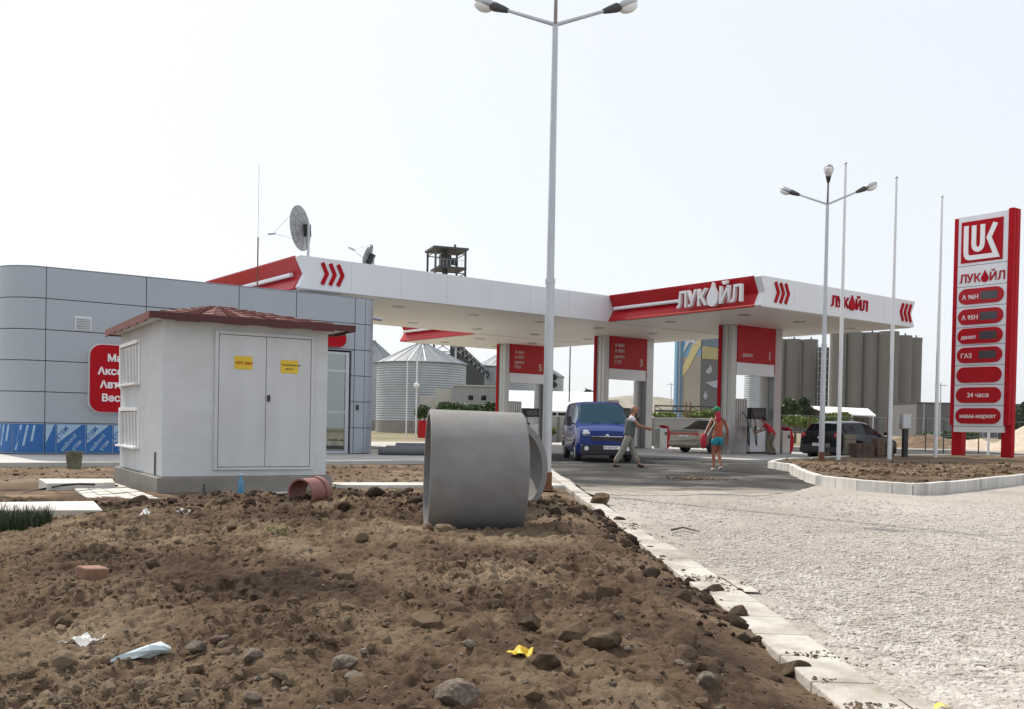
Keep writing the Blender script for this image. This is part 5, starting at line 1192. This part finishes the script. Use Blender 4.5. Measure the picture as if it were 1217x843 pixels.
foliage('bush', [blob(938, 486, 92, 9, 12), blob(930, 492, 92, 7, 9), blob(946, 490, 92, 8, 9)], 3600, .22, 'foliage', 'tall green bush between the gate and the hatchback', seed=5)
foliage('tree', [blob(955, 486, 97, 8, 13), blob(962, 492, 97, 6, 9)], 2600, .24, 'foliage_dark', 'dark leafy tree just before the far concrete silos', 'tree', seed=6)
foliage('bush', [blob(945, 500, 84, 14, 6), blob(962, 502, 84, 12, 6)], 2800, .20, 'foliage_pale', 'low yellow green bush behind the hatchback roof', seed=7)
foliage('bush', [blob(990, 497, 96, 10, 6), blob(1003, 496, 96, 9, 6)], 2200, .22, 'foliage_pale', 'yellow green bush under the white shed roof', seed=8)
foliage('bush', [blob(884, 497, 80, 10, 9), blob(896, 500, 80, 8, 8)], 2000, .2, 'foliage_pale', 'yellow green bush seen through the gate numbered 1', seed=9)
foliage('tree', [blob(1212, 497, 210, 10, 14), blob(1222, 492, 210, 12, 16), blob(1207, 508, 210, 6, 8)], 2400, .6, 'foliage_dark', 'far dark tree beyond the price sign', 'tree', seed=10)
foliage('bush', [blob(845, 492, 105, 16, 5), blob(825, 493, 105, 14, 4), blob(790, 494, 105, 14, 4)], 3600, .24, 'foliage_pale', 'long low yellow green scrub behind the parked sedan', seed=11)
foliage('bush', [blob(1125, 517, 120, 14, 4), blob(1100, 518, 120, 12, 4), blob(1150, 518, 120, 14, 4)], 2600, .28, 'foliage', 'low scrub along the far fence beside the flagpole', seed=12)
foliage('bush', [blob(655, 512, 62, 6, 4), blob(640, 506, 62, 8, 5)], 900, .16, 'foliage_pale', 'small bush seen between lamp post and concrete ring', seed=13)
# banks of earth
def bank(name, px0, px1, d, h, wdt, m, seed=1):
    a, b = pd(px0, 500, d), pd(px1, 500, d); n = 40; vs_ = []; fs_ = []
    for i in range(n+1):
        t_ = i/n; x = a.x+(b.x-a.x)*t_; e = math.sin(math.pi*t_)**.5; hh = h*e*(.55+.8*float(vnoise(np.array([i*.35+seed]), np.array([seed*2.3]))[0]))
        for q, g_ in ((0, 0), (.3, .62), (.5, 1), (.7, .75), (1, 0)): vs_.append((x, d-wdt/2+wdt*q, -.1+hh*g_))
    for i in range(n):
        for j in range(4): fs_.append((5*i+j, 5*i+5+j, 5*i+6+j, 5*i+1+j))
    return tag(MB().add(vs_, fs_).build(name, m, smooth=True), kind='structure')
bank('earth_bank', 760, 900, 125, 2.4, 26, 'far_ground', 2); bank('earth_bank', 1060, 1150, 82, 1.0, 12, 'dry_dirt', 5); bank('earth_bank', 1130, 1200, 78, .7, 10, 'sand', 8)
bank('sand_heap', 1196, 1260, 66, 1.7, 9, 'sand', 11); bank('earth_bank', 560, 780, 150, 2.2, 26, 'far_ground', 14)
# metal silos
def metal_silo(px, d, R0, ze, zp, label, zf=1.3, n=28):
    p = pd(px, 500, d); t = thing('metal_silo', label, 'silo', (p.x, p.y, 0), 0, 'corrugated metal silos')
    MB().lathe([(R0*1.0, -.1), (R0*1.0, zf), (.001, zf)], n=36).build('foundation', 'concrete', t, smooth=True)
    pr = []; k = int((ze-zf)/.28)
    for i in range(k): z = zf+(ze-zf)*i/k; pr += [(R0-.05, z+.001), (R0+.02, z+(ze-zf)/k*.5)]
    pr.append((R0-.05, ze)); MB().lathe(pr, n=48).build('wall', 'galv_silo', t)
    ro_ = MB().lathe([(R0+.18, ze-.05), (R0+.18, ze), (.7, zp-.25), (.7, zp), (.001, zp+.15)], n=36).build('roof', 'silo_roof', t, smooth=True)
    rb_ = MB()
    for k in range(18):
        a = 2*math.pi*k/18; rb_.tube([((R0+.15)*math.cos(a), (R0+.15)*math.sin(a), ze+.05), (.7*math.cos(a), .7*math.sin(a), zp-.2)], .035, 5)
    rb_.build('roof_rib', 'galv', ro_)
    ld = MB()
    for sx in (-.25, .25): ld.tube([(sx, -R0-.15, .3), (sx, -R0-.15, ze), (sx*.8, -.8, zp)], .03, 5)
    for i in range(int(ze/.4)): ld.tube([(-.25, -R0-.15, .5+.4*i), (.25, -R0-.15, .5+.4*i)], .02, 4)
    ld.build('ladder', 'galv', t); return t
metal_silo(500, 119, 5.45, 8.35, 11.0, 'wide corrugated metal silo seen beside the shop corner')
metal_silo(440, 142, 4.2, 9.6, 13.0, 'metal silo mostly hidden behind the shop corner')
metal_silo(601, 150, 4.7, 9.9, 12.6, 'metal silo rising behind the low grey building')
metal_silo(640, 168, 4.2, 9.5, 12.0, 'metal silo seen under the red sign numbered 5')
metal_silo(901, 150, 2.2, 12.0, 14.0, 'slim metal silo seen through the gate numbered 1')
# inclined conveyor between the silos
def strut_line(mb, a, b, r=.08): mb.tube([a, b], r, 5)
a, b = pd(520, 395, 135), pd(600, 470, 150); t = thing('grain_conveyor', 'dark inclined grain conveyor between the metal silos', 'conveyor', (a.x, a.y, 0), 0); mb = MB(); off = Vector((a.x, a.y, 0))
d_ = b-a; up_ = Vector((0, 0, 1.3)); nn_ = 16
for s in (0, 1):
    for u_ in (Vector(), up_): strut_line(mb, a-off+u_+Vector((0, s*1.4, 0)), b-off+u_+Vector((0, s*1.4, 0)), .1)
for i in range(nn_): strut_line(mb, a-off+d_*i/nn_, a-off+d_*(i+1)/nn_+up_, .06); strut_line(mb, a-off+d_*i/nn_+up_, a-off+d_*i/nn_, .06)
mb.build('frame', 'galv', t); c_ = MB(); c_.tube([a-off+Vector((0, .7, .55)), b-off+Vector((0, .7, .55))], .45, 8); c_.build('belt_housing', 'dark_metal', t)
lm = MB()
for q in (.25, .6): e = a-off+d_*q; strut_line(lm, e, (e.x, e.y, 0), .15)
lm.build('leg', 'galv', t)
# second dark inclined pipe
a, b = pd(535, 408, 140), pd(575, 445, 140); t = thing('grain_chute', 'dark sloping roof edge of a conveyor housing by the silos', 'chute', (a.x, a.y, 0), 0); off = Vector((a.x, a.y, 0)); mb = MB()
mb.add([a-off, b-off, b-off+Vector((0, 0, -3.0)), a-off+Vector((0, 0, -4.5)), a-off+Vector((0, 3, 0)), b-off+Vector((0, 3, 0)), b-off+Vector((0, 3, -3)), a-off+Vector((0, 3, -4.5))], [(0,1,2,3),(7,6,5,4),(0,4,5,1),(1,5,6,2),(2,6,7,3),(3,7,4,0)])
mb.build('housing', 'dark_metal', t); lm = MB(); strut_line(lm, (1, 1.5, a.z-4), (1, 1.5, 0), .2); strut_line(lm, (b.x-a.x-.5, 1.5, b.z-2.5), (b.x-a.x-.5, 1.5, 0), .2); lm.build('leg', 'galv', t)
# low grey building
def P2(px, d): p = pd(px, 500, d); return p.x
t = thing('low_building', 'low grey building with two small windows in front of silos', 'building', (P2(538, 100), 100, 0), 0)
w1 = P2(600, 100)-P2(538, 100); wl = P2(500, 100)-P2(538, 100)
M['render_grey'] = mat('render_grey', (.30, .31, .31), .9, var=.08, vscale=.4, dirt=(.22, .21, .2), dirtamt=.5, dscale=.3); M['render_light'] = mat('render_light', (.42, .41, .37), .9, var=.08, vscale=.4)
MB().box(0, w1, 0, 6, -.1, 5.0).build('wall', 'render_grey', t); MB().box(-.1, w1+.1, -.15, 6.1, 5.002, 5.15).build('roof', 'render_light', t)
MB().box(-1.9, -.005, .3, 6, -.1, 4.7).build('stair_block', 'render_light', t); MB().box(wl-.2, -1.905, .6, 5, -.1, 3.9).build('side_wing', 'render_light', t)
for px in (559, 574.5):
    x = P2(px, 100)-P2(538, 100); wn = MB().box(x-.33, x+.33, -.06, -.003, 3.55, 4.15).build('window', 'render_light', t); MB().box(x-.27, x+.27, -.075, -.062, 3.60, 4.10).build('pane', 'glass_dark', wn)
# white long shed
t = thing('white_shed', 'long white roofed open shed beyond the blue van', 'shed', (P2(602, 92), 92, 0), R_(2)); L = P2(722, 92)-P2(602, 92)
M['white_roof'] = mat('white_roof', (.82, .82, .80), .5, var=.03, vscale=.5)
MB().add([(0, 0, 2.55), (L, 0, 2.55), (L, 6, 4.6), (0, 6, 4.6), (0, 0, 2.40), (L, 0, 2.40), (L, 6, 4.45), (0, 6, 4.45)], [(0,1,2,3),(7,6,5,4),(0,4,5,1),(1,5,6,2),(2,6,7,3),(3,7,4,0)]).build('roof', 'white_roof', t)
b = MB(); b.box(.1, L-.1, 5.7, 5.9, 0, 4.3); b.build('back_wall', 'dark_metal', t)
for k in range(5): MB().box(.1+k*(L-.3)/4, .25+k*(L-.3)/4, .1, .25, 0, 2.42).build('post', 'galv', t)
# mural tower
def PB(px, d): p = pd(px, 500, d); return Vector((p.x, p.y, 0))
A0, B0, C0 = PB(810, 246), PB(832, 238), PB(872, 252); dl = (B0-A0); dr_ = (C0-B0)
t = thing('painted_tower', 'tall grey tower block painted with blue, yellow and white shapes', 'building', tuple(B0), 0)
M['mural_grey'] = mat('mural_grey', (.12, .115, .115), .9, var=.1, vscale=.1); M['mural_tan'] = mat('mural_tan', (.21, .19, .155), .9, var=.12, vscale=.1); M['mural_blue'] = mat('mural_blue', (.09, .21, .33), .9, var=.1, vscale=.1); M['mural_slate'] = mat('mural_slate', (.13, .17, .22), .9, var=.1, vscale=.1); M['mural_yellow'] = mat('mural_yellow', (.38, .32, .15), .9, var=.1, vscale=.1); M['mural_white'] = mat('mural_white', (.36, .38, .42), .9, var=.1, vscale=.1)
zt = 24.5; D_ = A0+dr_-B0+(Vector())
MB().prism([(0, 0), (dr_.x, dr_.y), (dr_.x+(A0-B0).x, dr_.y+(A0-B0).y), ((A0-B0).x, (A0-B0).y)], 0, zt).build('wall', 'mural_grey', t)
nl = Vector((dl.y, -dl.x, 0)).normalized(); nl = nl if nl.y < 0 else -nl; nr = Vector((dr_.y, -dr_.x, 0)).normalized(); nr = nr if nr.y < 0 else -nr
def mural(poly, side, m, lift, name='painted_shape'):
    if side == 'l': ax, o_, nn = dl.normalized(), (A0-B0)+nl*lift, nl; W = dl.length
    else: ax, o_, nn = dr_.normalized(), nr*lift, nr; W = dr_.length
    MB().plate([(x*W, z) for x, z in poly], o_, ax, (0, 0, 1), .05).build(name, m, t)
mural([(0, 0), (.999, 0), (.999, 19), (0, 19)], 'l', 'mural_tan', .1); mural([(0, 19.01), (.999, 19.01), (.999, zt), (0, zt)], 'l', 'mural_blue', .1)
mural([(.02, 14), (.35, 16), (.99, 21.5), (.99, 23.0), (.6, 22.5), (.3, 19), (.02, 16.5)], 'l', 'mural_yellow', .16); mural([(.05, 20), (.4, 22.6), (.8, 21.8), (.6, 23.4), (.2, 23.2)], 'l', 'mural_white', .22)
mural([(0, 21.5), (1, 21.5), (1, zt), (0, zt)], 'r', 'mural_slate', .1); mural([(0, 18.2), (1, 18.8), (1, 21.4), (0, 21.4)], 'r', 'mural_yellow', .1)
mural([(.1, 15), (.25, 17), (.3, 15.5), (.2, 14.6)], 'r', 'mural_white', .12); mural([(.10, 12.5), (.3, 12.9), (.55, 13.6), (.8, 13.0), (.6, 11.6), (.35, 11.4)], 'r', 'mural_white', .12); mural([(.05, 9), (.12, 10.5), (.18, 9.2), (.12, 8.2)], 'r', 'mural_white', .12)
a_ = PB(803, 247)-B0; b_ = A0-B0; MB().prism([(a_.x, a_.y), (b_.x-.03, b_.y), (b_.x-.03, b_.y+4), (a_.x, a_.y+4)], 0, zt).build('stair_tower', 'mural_blue', t)
pp = MB(); pp.tube([((a_+b_).x/2, a_.y-.4, 0), ((a_+b_).x/2, a_.y-.4, zt)], .25, 8); pp.build('downpipe', 'mural_white', t)
# concrete grain silos
def csilo(px, d, R0, H, label, m='silo_concrete'):
    p = pd(px, 500, d); t = thing('concrete_silo', label, 'silo', (p.x, p.y, 0), 0, 'tall concrete grain silos')
    b = MB(); b.lathe([(R0, 0), (R0, H-1.4), (R0+.08, H-1.4), (R0+.08, H), (.01, H)], n=40); b.build('shaft', m, t, smooth=True)
    c = MB(); c.tube([(0, -R0*.6, H), (0, -R0*.6, H+.9)], .3, 8); c.build('roof_vent', 'dark_metal', t)
csilo(994, 366, 3.0, 38.3, 'concrete silo standing just past the dark stair tower'); csilo(1013.3, 366, 3.0, 38.3, 'second concrete silo counted from the dark stair tower')
csilo(1032.2, 366, 3.0, 38.3, 'third concrete silo counted from the dark stair tower'); csilo(1053.5, 364, 3.7, 38.6, 'broadest concrete silo of the row, fourth from the stair tower')
csilo(1071, 374, 3.2, 38.2, 'narrow concrete silo tucked behind the broadest one'); csilo(1084, 382, 3.0, 38.2, 'last concrete silo of the row, by the low grey hall')
csilo(921, 402, 3.3, 38.6, 'concrete silo peeping out beside the first gate'); csilo(940, 402, 3.35, 38.6, 'concrete silo rising above the tall green bush'); csilo(960, 402, 3.3, 38.6, 'concrete silo just before the dark stair tower')
p = PB(977, 392); t = thing('stair_tower', 'dark open stair tower between two rows of concrete silos', 'tower', tuple(p), 0)
MB().box(-2.2, 2.2, 0, 3, 0, 34.8).build('core', 'dark_metal', t); b = MB()
for k in range(12): b.box(-2.5, 2.5, -1.2, -.01, 2+2.8*k, 2.2+2.8*k)
for x in (-2.4, 2.4): b.box(x-.1, x+.1, -1.2, -1.0, 0, 36)
b.build('landing', 'galv', t)
a, b = PB(935, 398), PB(990, 372); t = thing('roof_gallery', 'thin dark conveyor gallery running over the silo tops', 'gallery', tuple(a), 0); mb = MB(); d_ = b-a
for i in range(14):
    p0, p1 = d_*i/14, d_*(i+1)/14
    for z in (39.6, 41.2): mb.tube([(p0.x, p0.y, z), (p1.x, p1.y, z)], .09, 4)
    mb.tube([(p0.x, p0.y, 39.6), (p1.x, p1.y, 41.2)], .07, 4); mb.tube([(p0.x, p0.y, 38.4), (p0.x, p0.y, 41.2)], .07, 4)
mb.build('truss', 'dark_metal', t)
t = thing('grey_hall', 'long low grey hall adjoining the concrete silos', 'building', tuple(PB(1089, 300)), 0); L = PB(1230, 300).x-PB(1089, 300).x
MB().box(0, L, 0, 20, 0, 10.3).build('wall', 'mural_grey', t); MB().box(-.2, L+.2, -.3, 20.3, 10.302, 10.6).build('roof', 'dark_metal', t)
for k in range(8): MB().box(2+k*L/8, 2.5+k*L/8, -.15, -.01, 0, 10.2).build('pilaster', 'render_grey', t)
# shed with white roof by the silos
o_ = PB(985, 118); t = thing('open_shed', 'open shed with pale corrugated roof before the concrete silos', 'shed', tuple(o_), 0); x1_ = PB(1041, 118).x-o_.x; xa = PB(962, 124).x-o_.x; xb = PB(1031, 124).x-o_.x
MB().add([(0, 0, 3.3), (x1_, 0, 3.15), (xb, 6, 4.1), (xa, 6, 4.3), (0, 0, 3.15), (x1_, 0, 3.0), (xb, 6, 3.95), (xa, 6, 4.15)], [(0,1,2,3),(7,6,5,4),(0,4,5,1),(1,5,6,2),(2,6,7,3),(3,7,4,0)]).build('roof', 'white_roof', t)
for x in (.2, x1_*.5, x1_-.3): MB().box(x-.08, x+.08, .1, .26, 0, 3.1).build('post', 'galv', t)
MB().box(xa+.2, xb, 5.6, 5.8, 0, 4.0).build('back_wall', 'bark', t)
# elevator head tower
c = PB(527, 150); t = thing('elevator_tower', 'open steel tower with flat roof rising behind the canopy', 'tower', tuple(c), R_(20)); mb = MB(); H = 28.0; q = 2.35
for x in (-q, q):
    for y in (-q, q): mb.box(x-.14, x+.14, y-.14, y+.14, 0, H-.5)
for k in range(9):
    z = H-1-3.0*k
    for (xa_, ya_, xb_, yb_) in ((-q, -q, q, -q), (q, -q, q, q), (q, q, -q, q), (-q, q, -q, -q)):
        mb.tube([(xa_, ya_, z), (xb_, yb_, z)], .08, 4)
        if k > 1: mb.tube([(xa_, ya_, z), (xb_, yb_, z+3)], .06, 4)
mb.build('frame', 'dark_metal', t)
MB().box(-q-.4, q+.4, -q-.4, q+.4, H-.45, H-.15).build('roof', 'dark_metal', t); MB().box(-q*.8, q+.2, -q-.1, q+.1, H-3.3, H-3.05).build('platform', 'dark_metal', t)
b = MB(); b.box(-1.0, .6, -.7, .7, H-3.05, H-1.0); b.box(.6, 1.4, -.4, .4, H-2.4, H-1.4); b.tube([(-.2, 0, H-8), (-.2, 0, H-.5)], .45, 10); b.tube([(.3, -.3, H-2), (1.6, -.6, H-2.4)], .3, 8); b.build('machinery', 'black', t)
b = MB()
for k in range(9): b.tube([(-q+k*q/4, -q-.1, H-3), (-q+k*q/4, -q-.1, H-2)], .03, 4)
b.tube([(-q, -q-.1, H-2), (q, -q-.1, H-2)], .04, 4); b.build('railing', 'galv', t); MB().tube([(1.9, 1.9, H-.2), (1.9, 1.9, H+1.1)], .18, 8).build('roof_vent', 'dark_metal', t)
# fences, wall, posts
def wall(name, pxa, pxb, d0, d1, h, label, m='render_light'):
    a, b = PB(pxa, d0), PB(pxb, d1); t = thing(name, label, 'wall', tuple(a), math.atan2(b.y-a.y, b.x-a.x)); L = (b-a).length
    MB().box(0, L, 0, .18, 0, h).build('wall_panel', m, t); MB().box(-.02, L+.02, -.03, .21, h+.002, h+.07).build('coping', 'pale_concrete', t)
    for k in range(int(L/3)+1): MB().box(k*3-.08, k*3+.08, -.05, -.002, 0, h).build('post', 'concrete', t)
wall('boundary_wall', 556, 872, 64, 61, 1.72, 'long pale boundary wall running behind the parked sedan')
def fence(pxa, pxb, d0, d1, h, step, label):
    a, b = PB(pxa, d0), PB(pxb, d1); t = thing('wire_fence', label, 'fence', tuple(a), math.atan2(b.y-a.y, b.x-a.x)); L = (b-a).length; n = int(L/step)
    for k in range(n+1): MB().tube([(k*step, 0, 0), (k*step, 0, h)], .035, 6).build('post', 'rust' if k % 2 else 'dark_metal', t)
    w_ = MB()
    for z in (h-.05, h*.5, .15): w_.tube([(0, 0, z), (L, 0, z)], .008, 4)
    m_ = int(L/.35)
    for k in range(m_): w_.tube([(k*.35, 0, .1), (k*.35, 0, h-.05)], .0035, 3); 
    w_.build('wire_mesh', 'galv', t)
fence(915, 1150, 60, 62, 2.1, 2.6, 'wire fence on brown posts behind the hatchback and flagpoles'); fence(1122, 1235, 54, 56, 1.9, 2.4, 'wire fence on thin posts behind the price sign')
def rail(pxa, pxb, d, z, label):
    a, b = PB(pxa, d), PB(pxb, d); t = thing('pipe_rack', label, 'pipe rack', tuple(a), 0); L = b.x-a.x; m_ = MB()
    for k in range(int(L/2.2)+1): m_.tube([(k*2.2, 0, 0), (k*2.2, 0, z+.7)], .07, 5); m_.tube([(k*2.2, 0, z+.6), (k*2.2+2.2, 0, z-.6)], .05, 4)
    m_.build('trestle', 'rust', t); m_ = MB(); m_.tube([(0, 0, z), (L, 0, z)], .14, 6); m_.tube([(0, 0, z+.6), (L, 0, z+.6)], .10, 6); m_.build('pipe_run', 'dark_metal', t)
rail(778, 870, 118, 3.2, 'rusty overhead pipe rack in front of the painted tower')
def thinpole(px, pyt, d, r, label, m='galv', name='utility_pole', arm=False):
    b = PB(px, d); zt_ = pd(px, pyt, d).z; t = thing(name, label, 'pole', tuple(b), 0); MB().tube([(0, 0, 0), (0, 0, zt_)], [r, r*.7], 8).build('pole', m, t)
    if arm: MB().tube([(-.7, 0, zt_-.3), (.7, 0, zt_-.3)], .05, 5).build('crossarm', m, t)
thinpole(483, 424, 72, .05, 'thin pale pole standing just before the wide metal silo', 'pole_white', 'post'); b = PB(494.5, 72)
t = thing('post', 'pale pole with a round lamp disc before the metal silo', 'pole', tuple(b), 0); MB().tube([(0, 0, 0), (0, 0, 6.7)], .06, 8).build('pole', 'pole_white', t); MB().ball((0, -.1, 3.9), .22, 8).build('lamp_disc', 'lamp_glass', t)
thinpole(676, 412, 95, .08, 'thin far pole seen between the gates numbered 3 and 5', 'dark_metal'); thinpole(1117, 455, 110, .09, 'far utility pole beside the price sign', 'galv', arm=True)
thinpole(797, 455, 170, .09, 'distant utility pole beside the painted tower', 'galv', arm=True); thinpole(815, 478, 90, .10, 'short brown post before the painted tower', 'rust', 'post'); thinpole(820, 478, 91, .10, 'short brown post closely paired with its twin', 'rust', 'post')
b = PB(502, 71); t = thing('waste_bin', 'tall red bin before the wide metal silo', 'bin', tuple(b), 0); MB().box(-.28, .28, -.25, .25, .05, 1.25).build('bin_body', 'red_panel', t, bevel=.04); MB().box(-.3, .3, -.27, .27, 1.252, 1.33).build('lid', 'red_matte', t, bevel=.02)
b = PB(1175.5, 47); t = thing('marker_post', 'short pale post with dark plate beneath the price sign', 'post', tuple(b), 0); MB().tube([(0, 0, 0), (0, 0, 2.0)], .06, 8).build('pole', 'pole_white', t); MB().box(.45, .72, -.02, .02, .9, 1.5).build('plate', 'dark_metal', t)

# ================================================================== HAZE
hm_ = bpy.data.materials.new('haze'); hm_.use_nodes = True; n = hm_.node_tree.nodes; n.clear(); vo_ = n.new('ShaderNodeVolumePrincipled'); vo_.inputs['Color'].default_value = (.93, .96, 1, 1); vo_.inputs['Density'].default_value = .00009; vo_.inputs['Anisotropy'].default_value = .3
ho_ = n.new('ShaderNodeOutputMaterial'); hm_.node_tree.links.new(vo_.outputs[0], ho_.inputs['Volume']); M['haze'] = hm_
tag(MB().box(-5200, 5200, -45, 6100, -6.5, 190).build('haze', 'haze'), kind='stuff')
